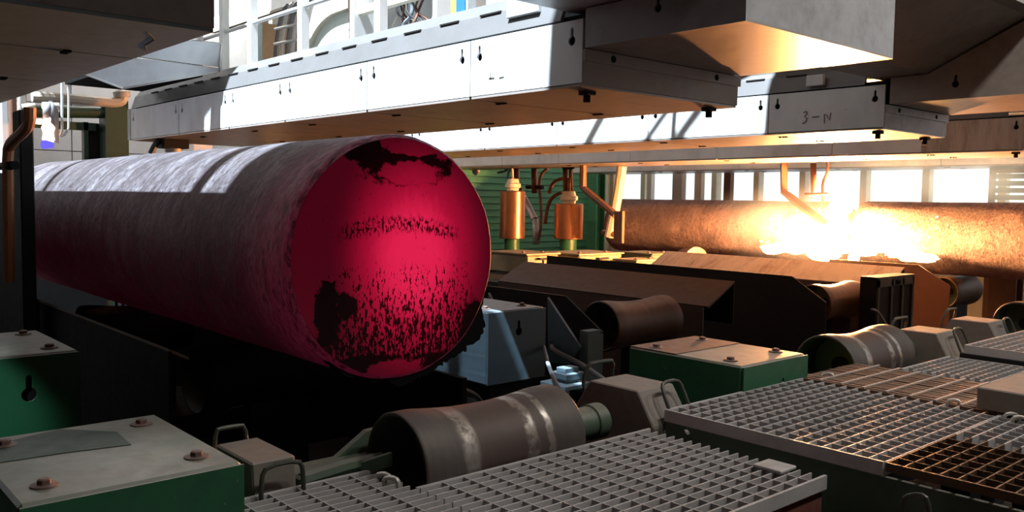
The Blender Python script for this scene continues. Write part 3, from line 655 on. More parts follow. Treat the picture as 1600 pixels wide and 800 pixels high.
guard('black chamfered guard plate behind the blue-grey box', 'dark brown sloped shield nearest the glowing billet face', YS[1], 4.5, 5.75)
guard('black guard plate with a chamfered corner before the second brown shield', 'rust-lit sloped shield right below the cutting torch', YS[2], 7.6, 8.88, x0=-7.9, zf=-.01, topm='stained')  # lighter streaked top sheet stands in for torch light falling on it
guard('brown guard plate beside the orange-lit roller', '', YS[3], 10.42, 0, -5.6, farp=False, nearm='brownplate')
# triangular bracket, actuator stand and hoses next to the blue box
tb = thing('triangular_bracket', 'blue-grey triangular bracket plate with a hose hole', 'bracket', (-4.25, 4.2, -1.3))
hole = [(-4.36+.028*math.cos(a*math.pi/6), -1.03+.028*math.sin(a*math.pi/6)) for a in range(12)]
obj('plate', plate([(-4.42, -.69), (-4.40, -1.15), (-4.2, -1.14), (-4.09, -1.0)], [hole], .02, lambda u, v, q: (u, 4.26+q, v)), M['blue'], tb)
obj('rear_plate', MB().prism([(-5.1, -.72), (-5.1, -1.15), (-4.75, -1.15)], 'y', 4.28, 4.3), M['teal'], tb)
obj('upright', MB().box(-4.16, -4.08, 4.33, 4.46, -1.3, -.9), M['teal'], tb); obj('shelf', MB().box(-4.3, -4.06, 4.30, 4.48, -1.32, -1.29), M['teal'], tb)
obj('edge_strip', MB().box(-4.10, -4.08, 4.46, 4.485, -1.3, -.93), M['blue'], tb)
st = thing('actuator_stand', 'small blue-grey actuator stand with hoses beside the blue-grey box', 'stand', (-3.75, 3.75, -1.6))
obj('top_block', MB().box(-3.78, -3.64, 3.68, 3.84, -1.09, -1.05), M['blue'], st, bev=.005); obj('cap', MB().box(-3.75, -3.67, 3.70, 3.82, -1.05, -1.02), M['blue'], st, bev=.004)
obj('table', MB().box(-3.82, -3.60, 3.63, 3.86, -1.14, -1.11), M['blue'], st, bev=.004); obj('neck', MB().box(-3.76, -3.66, 3.7, 3.8, -1.11, -1.09), M['blue'], st)
for (a, b) in ((-3.81, 3.64), (-3.64, 3.64), (-3.81, 3.82), (-3.64, 3.82)): obj('leg', MB().box(a, a+.03, b, b+.03, GZ, -1.14), M['blue'], st)
def hose(label, pts, r, mat, it=3): return tag(obj('hose', MB().tube(pts, r, 8, it), M[mat]), label, 'hose')
hose('grey hose curving out of the triangular bracket hole', [(-4.35, 4.29, -1.03), (-4.33, 4.22, -1.02), (-4.2, 4.12, -1.03), (-3.95, 4.13, -1.08), (-3.5, 4.02, -1.18), (-3.3, 3.75, -1.35), (-3.3, 3.55, -1.6)], .018, 'cable')
hose('grey hose hanging in front of the actuator stand', [onx(x, y, X) for x, y, X in ((850, 542, -4.13), (857, 572, -3.85), (868, 598, -3.48), (880, 620, -3.42), (897, 638, -3.4), (915, 665, -3.3))], .013, 'cable')
hose('black hose looping under the blue-grey box', [onx(x, y, -3.9) for x, y in ((703, 618), (712, 606), (735, 612), (752, 625), (765, 660))], .016, 'blackcable')
# pale blocks glimpsed under the billet end
pb = tag(obj('base_plate', MB().box(-4.1, -3.7, 2.75, 3.3, -1.31, -1.28), M['teal']), 'pale teal base plate under the corner of the blue-grey box', 'plate')
# dark slotted cabinet
sc = thing('slotted_cabinet', 'dark steel cabinet with tall slots beside the rust-lit shield', 'cabinet', (-4.0, 8.6, -1.3))
obj('body', MB().box(-4.09, -3.92, 8.22, 9.0, -1.6, -.71), M['dark'], sc, bev=.006)
for y in (8.22, 8.50, 8.74, 8.97): obj('frame_bar', MB().box(-3.92, -3.90, y, y+.035, -1.3, -.73), M['handle'], sc)
obj('top_bar', MB().box(-3.92, -3.90, 8.22, 9.005, -.80, -.71), M['handle'], sc)
obj('top_sheet', MB().box(-4.09, -3.90, 8.22, 9.005, -.71, -.702), M['handle'], sc)
obj('latch', MB().box(-3.9, -3.885, 8.60, 8.66, -.785, -.745), M['black'], sc)
hose('thin cable drooping beside the slotted cabinet', [onx(x, y, -3.85) for x, y in ((1362, 483), (1372, 486), (1380, 500), (1390, 516), (1400, 530))], .012, 'cable')

# ================================================================== gratings
def grating(label, x0, x1, y0, y1, z, dx, dy, mat='galv', depth=.05, th=.0065, rr=.0042, frame=(1, 1, 1, 1), rodmat=None, group='floor gratings'):
    t = thing('floor_grating', label, 'grating', ((x0+x1)/2, (y0+y1)/2, z-depth), group)
    me = MB().box(-th/2, th/2, 0, y1-y0, -depth, 0).mesh('bearing_bar', (0, 0, 0)); me.materials.append(M[mat])
    n = max(1, round((x1-x0)/dx))
    for i in range(n+1): inst('bearing_bar', me, (x0+(x1-x0)*i/n, y0, z), t)
    me = MB().box(0, x1-x0, -rr/2, rr/2, -.022, .0008).mesh('cross_rod', (0, 0, 0)); me.materials.append(M[rodmat or mat])
    n = max(1, round((y1-y0)/dy))
    for i in range(1, n): inst('cross_rod', me, (x0, y0+(y1-y0)*i/n, z), t)
    f = .012
    if frame[0]: obj('edge_bar', MB().box(x0-f, x0, y0-f, y1+f, z-depth, z+.002), M[mat], t)
    if frame[1]: obj('edge_bar', MB().box(x1, x1+f, y0-f, y1+f, z-depth, z+.002), M[mat], t)
    if frame[2]: obj('edge_bar', MB().box(x0, x1, y0-f, y0, z-depth, z+.002), M[mat], t)
    if frame[3]: obj('edge_bar', MB().box(x0, x1, y1, y1+f, z-depth, z+.002), M[mat], t)
    return t
g1 = grating('near grey floor grating in front of the brown banded roller', -2.40, -1.58, 1.72, 2.95, -1.0, .0455, .095, frame=(1, 1, 0, 0))
g0 = grating('grey floor grating with two clips beside the nearest green box', -2.67, -1.58, 1.08, 1.705, -1.0, .0455, .104, frame=(1, 1, 0, 0))
gm = grating('small grating strip tucked against the nearest green box', -2.43, -1.58, .45, 1.065, -1.0, .0455, .104, frame=(0, 1, 0, 0))
g2 = grating('raised grey floor grating beside the green machine box', -2.38, -1.40, 3.055, 4.19, -.925, .062, .078, frame=(1, 0, 1, 0))
g2b = grating('raised grey grating strip beside the brown-topped box', -1.39, -.55, 3.66, 4.19, -.925, .062, .078, frame=(0, 0, 0, 0))
g2c = grating('rusty see-through floor grating at the raised walkway corner', -1.39, -.55, 3.055, 3.65, -.925, .062, .085, mat='galvdark', depth=.03, frame=(0, 0, 1, 0))
g3 = grating('grey floor grating beyond the brown slats', -2.16, -1.35, 4.90, 5.53, -.925, .05, .062, frame=(1, 0, 0, 1))
g4 = grating('raised far grating beside the dark bearing covers', -2.11, -1.3, 5.66, 6.8, -.86, .062, .075, frame=(1, 0, 1, 1))
# brown slats
sl = thing('slatted_panel', 'brown slatted panel with bright cross rods', 'panel', (-1.9, 4.55, -.96))
me = MB().box(-2.42, -1.3, -.009, .009, -.03, 0).mesh('slat', (0, 0, 0)); me.materials.append(M['slat'])
n = 26
for i in range(n): inst('slat', me, (0, 4.215+i*.0255, -.927+random.uniform(-.003, .003)), sl)
me = MB().box(-.006, .006, 4.205, 4.875, 0, .008).mesh('cross_rod', (0, 0, 0)); me.materials.append(M['rod'])
for i in range(9): inst('cross_rod', me, (-2.29+i*.118, 0, -.926), sl)
# clips
CL = MB().tube([(0, 0, -.02), (0, 0, .012), (.02, .02, .018), (.045, .03, .012), (.05, .03, -.02)], .009, 6, 1).mesh('clip', (0, 0, 0)); CL.materials.append(M['rod'])
def clips(parent, pts, z):
    for x, y in pts:
        p = onz(x, y, z); inst('clip', CL, (p.x, p.y, z), parent)
clips(g0, ((588, 747), (600, 753)), -1.0); clips(g2, ((1285, 588), (1480, 630)), -.925); clips(g2b, ((1570, 652), (1582, 657)), -.925)
obj('corner_plate', MB().box(-1.80, -1.68, 2.83, 2.94, -.998, -.985), M['galv'], g1, bev=.003)
# steelwork carrying the gratings
sp = thing('grating_support', 'dark green edge beam below the raised gratings', 'beam', (-1.4, 3.5, GZ))
obj('fascia', MB().box(-2.385, -.5, 3.045, 3.065, -1.38, -.978), M['darkgreen'], sp)
obj('ledge', MB().box(-2.36, -1.4, 3.07, 4.88, -.99, -.977), M['dark'], sp)
for (x, y) in ((-2.2, 3.3), (-.7, 3.3), (-2.2, 4.7), (-.7, 4.7), (-1.45, 3.9)): obj('leg', MB().box(x-.06, x+.06, y-.06, y+.06, GZ, -.99), M['dark'], sp)
obj('ledge', MB().box(-1.38, -.5, 3.7, 4.2, -1.0, -.977), M['dark'], sp)
obj('ledge', MB().box(-2.36, -1.25, 4.25, 4.9, -.99, -.96), M['dark'], sp)
obj('ledge', MB().box(-2.15, -1.3, 4.9, 5.62, -1.02, -.977), M['dark'], sp)
obj('ledge', MB().box(-2.14, -1.3, 5.63, 6.8, -1.05, -.912), M['dark'], sp)
for (x, y) in ((-2.0, 5.3), (-1.4, 5.3), (-2.0, 6.5), (-1.4, 6.5)): obj('leg', MB().box(x-.06, x+.06, y-.06, y+.06, GZ, -1.0), M['dark'], sp)
sp1 = thing('grating_support', 'red-brown channel carrying the near grating', 'beam', (-1.6, 1.7, GZ))
obj('channel', MB().box(-1.62, -1.58, .4, 2.95, -1.15, -1.052), M['redbrown'], sp1); obj('rear_channel', MB().box(-2.36, -2.3, .4, 2.95, -1.16, -1.051), M['dark'], sp1)
for (x, y) in ((-1.6, .6), (-1.6, 2.8), (-2.33, .6), (-2.33, 2.8)): obj('leg', MB().box(x-.03, x+.03, y-.05, y+.05, GZ, -1.15), M['dark'], sp1)
obj('pan', MB().box(-2.38, -1.6, .45, 2.93, -1.2, -1.17), M['hood'], sp1)
tag(obj('lifting_pin', MB().tube([onz(1062, 655, -.96), onz(1069, 668, -.99), onz(1075, 677, -1.0)], .008, 8), M['rail']), 'bright lifting pin leaning at the raised grating corner', 'pin')
# plain cover box standing on the raised grating
cbx = thing('cover_box', 'brown-topped dark steel box standing on the raised grating', 'box', (-1.2, 4.45, -.925))
obj('body', MB().box(-1.50, -.75, 4.16, 4.85, -.916, -.815), M['cover'], cbx, bev=.006)
# rusty lid with a handle in the pit below the raised grating
ld = thing('rusty_lid', 'rusty lid with a bent rod handle below the raised grating edge', 'lid', (-1.0, 2.6, -1.3))
pz = -1.035; c0 = ony(1444, 792, 2.97)
obj('body', MB().box(c0.x, c0.x+.8, 2.45, 2.98, -1.35, pz), M['brownplate'], ld, bev=.006)
obj('handle', MB().tube([ony(x, y, 2.86) for x, y in ((1414, 830), (1410, 790), (1414, 776), (1438, 772), (1450, 780), (1454, 826))], .009, 8, 1), M['handle'], ld)
obj('rim', MB().box(c0.x-.12, c0.x-.001, 2.45, 2.98, -1.35, -1.12), M['hood'], ld)
for (x, y) in ((-1.3, 2.7), (-.7, 2.7)): obj('leg', MB().box(x-.06, x+.06, y-.06, y+.06, GZ, -1.35), M['dark'], ld)

# ================================================================== billets
def billet(label, x0, x1, Y, z, R, mat, endmat, group=None, n=96, rough=.004):
    t = thing('steel_billet', label, 'billet', ((x0+x1)/2, Y, z), 'round steel billets')
    mb = MB(); rnd = random.Random(int(abs(x0*31)))
    L = x1-x0; N = 60; prof = [(0, R-.02), (.012, R-.006), (.03, R)]
    prof += [(.03+(L-.06)*i/N, R) for i in range(1, N)] + [(L-.03, R), (L-.012, R-.005), (L, R-.018)]
    mb.lathe((x0, Y, z), (1, 0, 0), prof, n, cap=False)
    o = obj('skin', mb, M[mat], t)
    for v in o.data.vertices:
        c = v.co; r = math.hypot(c.y, c.z)
        if r > 1e-4:
            th = math.atan2(c.z, c.y)
            d = rough*S*(math.sin(th*5+c.x*3)+.7*math.sin(th*11-c.x*7)+.5*rnd.uniform(-1, 1))*.4
            c.y *= (r+d)/r; c.z *= (r+d)/r
    fa = MB().lathe((x1, Y, z), (1, 0, 0), [(-.001, R-.018), (.0, R*.5), (.0, .02)], n, cap=False)
    fa.v.append((x1, Y, z)); k = len(fa.v)-1; base = n*2
    for i in range(n): fa.f.append([base+i, base+(i+1) % n, k]); fa.sm.append(False)
    obj('cut_face', fa, M[endmat], t)
    fb = MB().lathe((x0, Y, z), (1, 0, 0), [(0, R-.02), (0, .02)], n); obj('rear_face', fb, M[mat], t)
    return t
b1 = billet('dark red scaled billet with a glowing crimson end face', -8.7, -3.2, 2.17, -.265, .545, 'bar', 'barend')
b4 = billet('rust-coloured billet piece left of the torch cut', -9.85, -5.82, 11.2, -.40, .44, 'barfar', 'barfar')
b5 = billet('scale-crusted billet piece right of the torch cut', -5.52, -1.4, 11.2, -.40, .45, 'barfar', 'barfar')
# ragged slag skirt under the glowing face
sk = MB(); rnd = random.Random(3); n = 110
top = []; bot = []; wlk = 0
for i in range(n+1):
    f_ = i/n; a = math.radians(-128 + 108*f_); rr = .548
    wlk = wlk*.8+rnd.gauss(0, .006)
    top.append((-3.22, 2.17+rr*math.cos(a), -.265+rr*math.sin(a)))
    d = max(.004, .014+wlk+.075*math.exp(-((f_-.80)/.10)**2)+.03*math.exp(-((f_-.45)/.15)**2))*min(1, f_*6, (1-f_)*8+.1); rr2 = rr+d
    bot.append((-3.22, 2.17+rr2*math.cos(a), -.265+rr2*math.sin(a)))
loop = top+bot[::-1]
sk.hull(loop, [(p[0]-.07, p[1], p[2]) for p in loop]); obj('slag_skirt', sk, M['black'], b1)

# ================================================================== cutting torch on the far strand
ta = thing('torch_arm', 'rust-coloured bent torch arm reaching down to the cut', 'torch', (-5.8, 10.4, .54))
pts = [ony(x, y, 10.45) for x, y in ((1225, 252), (1225, 300), (1240, 312), (1292, 352))]
pts[0].z = ZB-.013
obj('arm_pipe', MB().tube(pts, .055, 4), M['rust'], ta)
p = [ony(x, y, 10.55) for x, y in ((1271, 252), (1271, 312))]; p[0].z = ZB-.013; obj('gas_pipe', MB().tube(p, .04, 8), M['rust'], ta)
p = [ony(x, y, 10.5) for x, y in ((1293, 252), (1293, 270), (1285, 285), (1285, 310), (1290, 325))]; p[0].z = ZB-.013; obj('gas_hose', MB().tube(p, .017, 6, 1), M['rust'], ta)
p = [ony(x, y, 10.5) for x, y in ((1258, 303), (1294, 303))]; obj('clamp', MB().tube(p, .02, 6), M['rust'], ta)
fx = thing('cutting_flame', 'blinding white cutting flame between the two far billet pieces', 'flame', (-5.6, 10.75, -.6))
fc = MB()
rnd = random.Random(5)
def blobmesh(c, rx, ry, rz, n=14, jag=.18):
    m = MB(); vs = []; fs = []
    for j in range(n+1):
        th = math.pi*j/n
        for i in range(2*n):
            ph = math.pi*i/n; k = 1+jag*(rnd.random()-.5)*math.sin(th)
            vs.append((c[0]+rx*k*math.sin(th)*math.cos(ph), c[1]+ry*k*math.sin(th)*math.sin(ph), c[2]+rz*k*math.cos(th)))
    for j in range(n):
        for i in range(2*n): fs.append((j*2*n+i, j*2*n+(i+1) % (2*n), (j+1)*2*n+(i+1) % (2*n), (j+1)*2*n+i))
    m.add(vs, fs, True); return m
for k in range(9):                                    # a ragged plume in the kerf
    f_ = k/8; obj('flame_tongue', blobmesh((-5.66+rnd.gauss(0, .06)-.10*(1-f_), 10.70+rnd.gauss(0, .03), -.62+.62*f_), .20*(1-.55*f_)*rnd.uniform(.75, 1.2), .09, .13, 10, .5), M['flame'], fx)
for k in range(12):                                   # fire running along the underside of both pieces
    f_ = k/11; obj('flame_tongue', blobmesh((-6.55+2.05*f_, 10.64+rnd.gauss(0, .03), -.62+rnd.gauss(0, .018)+.06*math.sin(f_*3)), rnd.uniform(.12, .22), .11, rnd.uniform(.045, .085), 10, .5), M['flame'], fx)
obj('slag_drip', blobmesh((-5.32, 10.5, -.69), .07, .06, .10, 10, .4), M['flame'], fx)
for i in range(60):
    a = rnd.uniform(-.9, .6); p = Vector((-5.5+rnd.gauss(0, .5), 10.45+rnd.gauss(0, .12), -.45+abs(rnd.gauss(0, .25))-.15))
    d = Vector((rnd.uniform(-.05, .05), 0, rnd.uniform(-.03, .03)))
    obj('spark', MB().tube([p, p+d], .004, 4), M['spark'], fx)
gl = blobmesh((-6.0, 10.42, -.26), 1.7, .50, .74, jag=0)
tag(obj('glowing_smoke', gl, glow_volume('glowing_smoke', (1, .57, .28), 6.5, 2.1, .12)), 'glowing orange-white smoke boiling around the cutting flame', 'smoke', kind='stuff')
gl2 = blobmesh((-4.6, 11.75, .28), 2.6, .40, .50, jag=0)  # emissive cloud added to imitate glare over the windows
tag(obj('glowing_smoke', gl2, glow_volume('glowing_smoke_high', (1, .82, .55), 2.0, 1.1, .06)), 'bright yellow-white fume cloud above the right billet piece', 'smoke', kind='stuff')
pl = bpy.data.lights.new('cutting_flame_light', 'POINT'); pl.energy = 3000; pl.color = (1, .39, .13); pl.shadow_soft_size = .07
plo = link('cutting_flame_light', pl, (-5.62, 10.50, -.34)); 
# ================================================================== measuring cylinders, pipes and pedestals in the middle distance
def copper(label, X, Y, zb, zt, r):
    t = thing('copper_cylinder', label, 'cylinder', (X, Y, -.98), 'copper-coloured cylinders')
    obj('shell', MB().lathe((X, Y, zb), (0, 0, 1), [(0, r-.01), (.01, r), (zt-zb-.01, r), (zt-zb, r-.012), (zt-zb, .05)], 32), M['copper'], t)
    obj('collar', MB().lathe((X, Y, zt), (0, 0, 1), [(0, r*.45), (.05, r*.5), (.06, r*.62), (.12, r*.62), (.13, r*.5), (.2, r*.42), (.21, .03)], 20), M['cream'], t)
    obj('stem', MB().tube([(X, Y, zt+.2), (X-.01, Y, zt+.28), (X-.02, Y, zt+.37)], .02, 6), M['pipe'], t)
    obj('base_ring', MB().lathe((X, Y, -.98), (0, 0, 1), [(0, r*.9), (.08, r*.9), (.1, r*.6), (zb+.98, r*.6)], 24), M['green'], t)
    return t
copper('bright copper cylinder beside the glowing face with a green base ring', -10.71, 9.49, -.64, .14, .21)
copper('copper cylinder between hanging rods and the green wall', -10.0, 10.09, -.63, -.05, .235)
def hang(name, label, cat, segs, group='pipes hanging below the walkways'):
    """segs: list of (part name, Y, [(px,py)...], radius, mat, smooth)"""
    segs = [(a_, min(b_, 10.12), c_, d_, e_, f_) for a_, b_, c_, d_, e_, f_ in segs]
    p0 = ony(*segs[0][2][0], segs[0][1]); p0.z = min(p0.z, ZB-.013); t = thing(name, label, cat, tuple(p0), group)
    for (pn, Y, pp, r, m, it) in segs:
        q = [ony(x, y, Y) for x, y in pp]
        for v in q: v.z = min(v.z, ZB-.013)
        obj(pn, MB().tube(q, r, 8, it), M[m], t)
    return t
hang('hanging_pipe', 'rusty pipe with a pale strut between the copper cylinders', 'pipe', [('pipe', 10.3, ((806, 240), (806, 290), (812, 298)), .07, 'rust', 0), ('strut', 10.2, ((812, 300), (822, 316), (835, 342)), .06, 'hood', 0), ('upright', 10.2, ((836, 342), (838, 382)), .055, 'hood', 0)])
hang('hanging_pipe', 'straight rusty rod with a clamp left of the shorter cylinder', 'pipe', [('rod', 10.4, ((835, 240), (835, 302)), .05, 'rust', 0), ('clamp', 10.35, ((823, 292), (848, 293)), .035, 'dark', 0)])
hang('hanging_pipe', 'thin kinked hose above the shorter copper cylinder', 'hose', [('hose', 10.2, ((857, 240), (856, 256), (845, 272), (842, 290), (845, 310), (846, 345), (842, 375)), .025, 'rust', 2)])
hang('hanging_pipe', 'pair of dark rods entering the shorter copper cylinder', 'pipe', [('rod', 10.09, ((884, 238), (884, 304)), .045, 'rust', 0), ('rod', 10.09, ((892, 238), (893, 304)), .03, 'rust', 0), ('clamp', 10.05, ((880, 258), (896, 258)), .03, 'dark', 0), ('link', 10.05, ((889, 278), (890, 303)), .03, 'copper', 0)])
hang('torch_arm', 'rust-coloured bent torch arm ending in a plate before the billet', 'torch', [('arm_pipe', 9.6, ((912, 238), (911, 292), (916, 298), (962, 336)), .055, 'rust', 0)], None)
tp = bpy.data.objects['torch_arm.001']; a = ony(963, 330, 9.5); b = ony(975, 380, 9.5); obj('end_plate', MB().box(a.x, b.x, 9.45, 9.5, b.z, a.z), M['rust'], tp)
hang('hanging_pipe', 'slanted cream pipe leaning beside the billet tail', 'pipe', [('pipe', 10.6, ((972, 255), (966, 300), (960, 335), (952, 370)), .075, 'cream', 0), ('flange', 10.6, ((942, 364), (962, 366)), .05, 'rust', 0)])
hang('hanging_pipe', 'slanted cream pipe behind the bright copper cylinder', 'pipe', [('pipe', 11.0, ((746, 240), (742, 270)), .06, 'cream', 0)])
hang('hanging_pipe', 'thin grey hoses drooping beside the bright copper cylinder', 'hose', [('hose', 10.6, ((790, 240), (794, 255), (788, 268), (778, 270)), .02, 'cable', 2), ('hose', 10.6, ((800, 240), (797, 258), (793, 275), (796, 295)), .02, 'cable', 2)])
hang('hanging_pipe', 'brown curved hoses between cylinder and green column', 'hose', [('hose', 10.7, ((888, 277), (872, 280), (862, 288), (858, 302)), .03, 'rust', 2), ('hose', 10.7, ((878, 300), (862, 308), (855, 325), (852, 350)), .03, 'rust', 2)])
gc = [(772, 787, 13.5, 'cream'), (860, 872, 14.2, 'wallgreen'), (936, 946, 14.0, 'cream'), (918, 932, 13.2, 'wallgreen')]
labs = ['cream steel column behind the bright copper cylinder', 'green steel column behind the hanging rods', 'cream steel column at the end of the green wall', 'dark green steel column before the cream column']
for (x0, x1, Y, m), lb in zip(gc, labs):
    a = ony(x0, 300, Y); b = ony(x1, 300, Y); t = thing('steel_column', lb, 'column', ((a.x+b.x)/2, Y, GZ), 'steel columns before the green wall')
    obj('flange', MB().box(a.x, b.x, Y, Y+.03, GZ, 1.6), M[m], t); obj('flange', MB().box(a.x, b.x, Y+.25, Y+.28, GZ, 1.6), M[m], t); obj('web', MB().box((a.x+b.x)/2-.02, (a.x+b.x)/2+.02, Y+.03, Y+.25, GZ, 1.6), M[m], t)
# bits seen in front of the window band
for (x0, x1, y0, y1, Y, m, lb) in ((1010, 1018, 262, 312, 14.3, 'rail', 'white slim post in front of the window band'), (1050, 1066, 266, 312, 14.0, 'wallgrey', 'grey round tank pipe in front of the window band'), (1085, 1096, 268, 290, 14.3, 'cream', 'short cream post hanging before the window band'), (1130, 1142, 262, 312, 14.4, 'rust', 'brown post in front of the window band')):
    a = ony(x0, y1, Y); b = ony(x1, y0, Y)
    t = thing('window_post', lb, 'post', (a.x, Y, a.z)); obj('shaft', MB().box(a.x, b.x, Y, Y+.12, GZ, 1.25), M[m], t); obj('foot', MB().box(a.x-.05, b.x+.05, Y-.05, Y+.17, GZ, GZ+.06), M['dark'], t)
a = ony(1546, 262, 13.4); b = ony(1640, 318, 13.4)
dp = thing('louvre_screen', 'brown framed screen standing in the glare above the right billet', 'screen', ((a.x+b.x)/2, 13.4, GZ))
obj('frame', MB().box(a.x, a.x+.07, 13.4, 13.48, GZ, a.z).box(b.x-.07, b.x, 13.4, 13.48, GZ, a.z).box(a.x+.07, b.x-.07, 13.4, 13.48, a.z-.08, a.z), M['rust'], dp)
for i in range(9): obj('slat', MB().box(a.x+.07, b.x-.07, 13.42, 13.46, a.z-.16-.1*i, a.z-.09-.1*i), M['blue'], dp)
a = ony(1545, 440, 12.6); b = ony(1585, 490, 12.6)
t = thing('steel_column', 'brown steel post standing below the right billet piece', 'column', (a.x, 12.6, GZ)); obj('flange', MB().box(a.x, b.x, 12.6, 12.64, GZ, -.3), M['brownplate'], t); obj('flange', MB().box(a.x, b.x, 12.85, 12.89, GZ, -.3), M['brownplate'], t); obj('web', MB().box((a.x+b.x)/2-.02, (a.x+b.x)/2+.02, 12.64, 12.85, GZ, -.3), M['brownplate'], t)
# yellowish lit pedestals
def ped(label, X, Y, zt, wx_, wy, m):
    t = thing('pedestal_box', label, 'box', (X, Y, -1.0), 'pedestals beyond the shields')
    obj('body', MB().box(X-wx_/2, X+wx_/2, Y-wy/2, Y+wy/2, -1.0, zt), M[m], t, bev=.02)
    obj('keyhole_recess', MB().prism(keyhole(Y, zt-.12, .1), 'x', X+wx_/2, X+wx_/2+.004), M['black'], t)
    obj('lid', MB().box(X-wx_/2-.02, X+wx_/2+.02, Y-wy/2-.02, Y+wy/2+.02, zt, zt+.02), M[m], t)
    for s_ in (-1, 1): bolt((X+.25*wx_, Y+s_*.3*wy, zt+.02), t)
    h = MB().tube([(X+wx_/2, Y-.1, zt-.05), (X+wx_/2+.05, Y-.1, zt-.05), (X+wx_/2+.05, Y+.1, zt-.05), (X+wx_/2, Y+.1, zt-.05)], .014, 6); obj('handle', h, M['handle'], t)
    return t
ped('cream-lit pedestal box beside the bright copper cylinder', -8.9, 8.1, -.74, .8, .6, 'pedestal')
ped('long cream pedestal box in front of the shorter copper cylinder', -8.7, 9.1, -.76, .7, .9, 'pedestal')
ped('green-topped pedestal box with a handle near the billet tail', -8.2, 9.95, -.76, .6, .55, 'darkgreen')
ped('cream pedestal box under the end plate of the torch arm', -7.9, 9.35, -.82, .4, .5, 'pedestal')
tag(obj('pipe_elbow', MB().lathe((-8.0, 10.55, -.85), (1, -.4, 0), [(0, .16), (.25, .17), (.27, .2), (.34, .2), (.35, .14)], 24), M['rust']), 'rusty round pipe stub beneath the billet tail', 'pipe')

# ================================================================== far left corner: pilot burner, pipes and green portal
pt = thing('pilot_burner', 'pilot burner with hanging rods and a small flame above the billet tail', 'burner', (-9, 2.15, .95))
Q = lambda x, y, X=-9: onx(x, y, X)
obj('burner_tube', MB().tube([Q(73, 160), Q(73, 185)], .035, 8), M['hood'], pt); obj('burner_plate', MB().tube([Q(79, 160), Q(79, 200)], .03, 8), M['hood'], pt)
obj('side_bar', MB().hull([Q(84, 165), Q(92, 165), Q(92, 224), Q(86, 222)], [Q(84, 165, -9.05), Q(92, 165, -9.05), Q(92, 224, -9.05), Q(86, 222, -9.05)]), M['under'], pt)
obj('rod', MB().tube([Q(97, 130), Q(97, 205), Q(94, 212)], .012, 6), M['rail'], pt); obj('rod', MB().tube([Q(107, 128), Q(107, 200), Q(101, 210), Q(95, 213)], .012, 6), M['rail'], pt)
obj('support_bar', MB().tube([Q(79, 161), onx(84, 172, -11.05)], .025, 6), M['hood'], pt)
obj('flame', MB().lathe(Q(76, 228), Q(75, 192)-Q(76, 228), [(0, .02), (.06, .055), (.12, .045), (.17, .06), (.22, .03), (.25, .035), (.32, .008)], 12), M['pilot'], pt)
obj('flame_base', MB().lathe(Q(75, 232), Q(73, 222)-Q(75, 232), [(0, .05), (.04, .06), (.08, .04)], 12), M['pilotblue'], pt)
obj('flame_lick', blobmesh(tuple(Q(62, 190)), .06, .07, .025, 8, .3), M['pilot'], pt)
cp_ = thing('white_pipe', 'cream water pipe with an elbow along the green portal', 'pipe', tuple(Q(120, 155, -10)))
obj('pipe_run', MB().tube([Q(50, 151, -10), Q(80, 152, -10), Q(170, 160, -10), Q(186, 160, -10), Q(192, 156, -10), Q(192, 148, -10)], .055, 10, 1), M['pipe'], cp_)
obj('elbow', MB().lathe(Q(191, 152, -10), Q(190, 146, -10)-Q(191, 152, -10), [(0, .085), (.06, .09), (.08, .05)], 12), M['pipe'], cp_)
fp = thing('white_pipe', 'cream pipe section dropping beside the pilot burner', 'pipe', tuple(Q(68, 165, -9.3)))
obj('pipe_run', MB().tube([Q(44, 162, -9.3), Q(46, 172, -9.3)], .06, 8), M['pipe'], fp); obj('bracket', MB().tube([Q(66, 165, -9.2), Q(90, 166, -9.2), Q(91, 175, -9.2)], .035, 8), M['pipe'], fp)
V = lambda x, y, Y=1.32: ony(x, y, Y)
sp_ = thing('steel_post', 'dark brown steel post standing right beside the tail of the glowing billet', 'post', (V(33, 300).x, 1.34, GZ), 'posts of the left bay')
a, b = V(27, 300), V(38, 300); obj('shaft', MB().box(a.x, b.x, 1.30, 1.38, GZ, V(33, 172).z), M['dark'], sp_, bev=.008); obj('foot', MB().box(a.x-.05, b.x+.05, 1.25, 1.41, GZ, GZ+.05), M['dark'], sp_)
sq = thing('pipe_screen', 'sooty sheet screen behind the orange-lit pipe', 'screen', (V(10, 300).x, 1.4, GZ))
a, b = V(-60, 300), V(26, 300); obj('sheet', MB().box(a.x, b.x, 1.39, 1.405, GZ, V(10, 268).z), M['dark'], sq); obj('stiffener', MB().box(a.x, b.x, 1.37, 1.389, V(10, 300).z, V(10, 292).z), M['dark'], sq)
rp = thing('orange_pipe', 'orange-lit bent pipe standing left of the billet tail', 'pipe', tuple(V(13, 300, 1.235)))
obj('pipe_run', MB().tube([V(47, 168, 1.235), V(47, 190, 1.235), V(40, 203, 1.235), V(18, 222, 1.235), V(12, 235, 1.235), V(13, 300, 1.235), V(14, 440, 1.235)], .033, 10, 1), M['orange'], rp)
obj('clamp', MB().tube([V(4, 260, 1.235), V(24, 258, 1.235)], .028, 6), M['dark'], rp)
for (x0, x1, X, m, lb, y0) in ((18, 27, -8.9, 'rust', 'thin rusty steel bar beside the orange-lit pipe', 273), (31, 43, -9.4, 'hoodbrown', 'brown steel post behind the orange-lit pipe', 400), (2, 14, -9.6, 'wallgrey', 'grey round post at the edge of the left bay', 400)):
    a, b = Q(x0, 200, X), Q(x1, 200, X); zb = Q(x0, y0, X).z
    t = thing('steel_post', lb, 'post', ((a.x), (a.y+b.y)/2, GZ), 'posts of the left bay'); obj('shaft', MB().box(X-.1, X, a.y, b.y, GZ, .98), M[m], t, bev=.01); obj('foot', MB().box(X-.14, X+.04, a.y-.03, b.y+.03, GZ, GZ+.05), M['dark'], t)
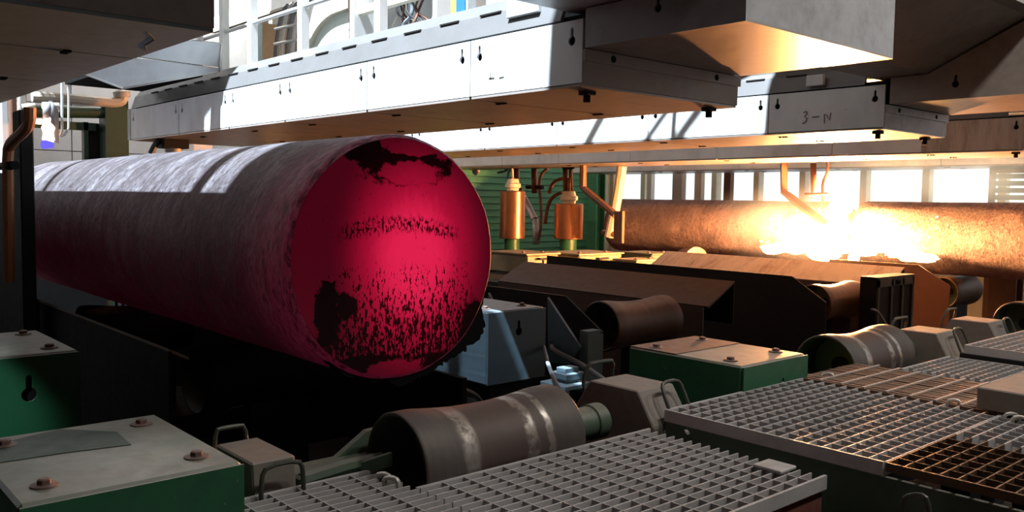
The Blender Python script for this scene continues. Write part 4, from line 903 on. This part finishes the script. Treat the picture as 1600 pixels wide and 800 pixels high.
gp = thing('green_portal', 'dark green steel portal frame in front of the grey wall', 'portal frame', (-11, 3, GZ))
a, b = onx(165, 200, -11), onx(201, 200, -11)
obj('column', MB().box(-11.25, -11, a.y, b.y, GZ, 1.12), M['portalgreen'], gp)
a, b = onx(131, 200, -11.2), onx(138, 200, -11.2); obj('column_flange', MB().box(-11.3, -11.2, a.y, b.y, GZ, .85), M['portalgreen'], gp)
a, b = onx(138, 200, -11.3), onx(166, 200, -11.3); obj('recess', MB().box(-11.4, -11.3, a.y, b.y, GZ, .85), M['dark'], gp)
a, b = onx(50, 200, -11), onx(172, 200, -11); z0, z1 = onx(100, 186, -11).z, onx(100, 167, -11).z
obj('cross_beam', MB().cyl((-11.1, a.y, (z0+z1)/2), (-11.1, b.y, (z0+z1)/2+.05), (z1-z0)/2, n=20), M['portalgreen'], gp)
obj('lower_beam', MB().box(-11.3, -11.2, a.y, b.y-.1, z0-.10, z0-.01), M['portalgreen'], gp)
ws = thing('walkway_support', 'brown round post with dark bracket under the railed walkway', 'post', (-8.5, 3.5, GZ))
a = onx(270, 200, -8.6)
obj('shaft', MB().cyl((-8.6, a.y, .1), (-8.6, a.y, .537), .075, n=20), M['pipe'], ws); obj('pedestal', MB().box(-8.72, -8.48, a.y-.12, a.y+.12, GZ, .1), M['dark'], ws)  # dark pedestal added in place of the lower shaft lost in shade
obj('dark_shoe', MB().box(-8.7, -8.5, a.y-.12, a.y+.12, .45, .537), M['dark'], ws)
a0, a1 = ony(250, 165, 2.95), ony(262, 215, 2.95)
obj('side_plate', MB().box(-9.3, -9.21, 2.96, 3.3, .55, .86), M['hood'], ws)
hose('black cable arching from the grey wall to the walkway support', [onx(x, y, -11.12) for x, y in ((198, 176), (222, 177), (240, 180), (252, 184))], .03, 'blackcable', 2)
hose('black cable curving below the walkway support', [onx(x, y, -8.6) for x, y in ((236, 240), (243, 225), (252, 217), (266, 214))], .03, 'blackcable', 2)
# lamp that lights the half-lit green box
ll = bpy.data.lights.new('bay_lamp', 'SPOT'); ll.energy = 190; ll.color = (.85, .95, 1); ll.spot_size = math.radians(15); ll.spot_blend = .3; ll.shadow_soft_size = .03
llo = link('bay_lamp', ll, (-3.2, -1.1, .3)); d = Vector((-4.25, .56, -.84))-Vector((-3.2, -1.1, .3)); llo.rotation_euler = d.to_track_quat('-Z', 'Y').to_euler()
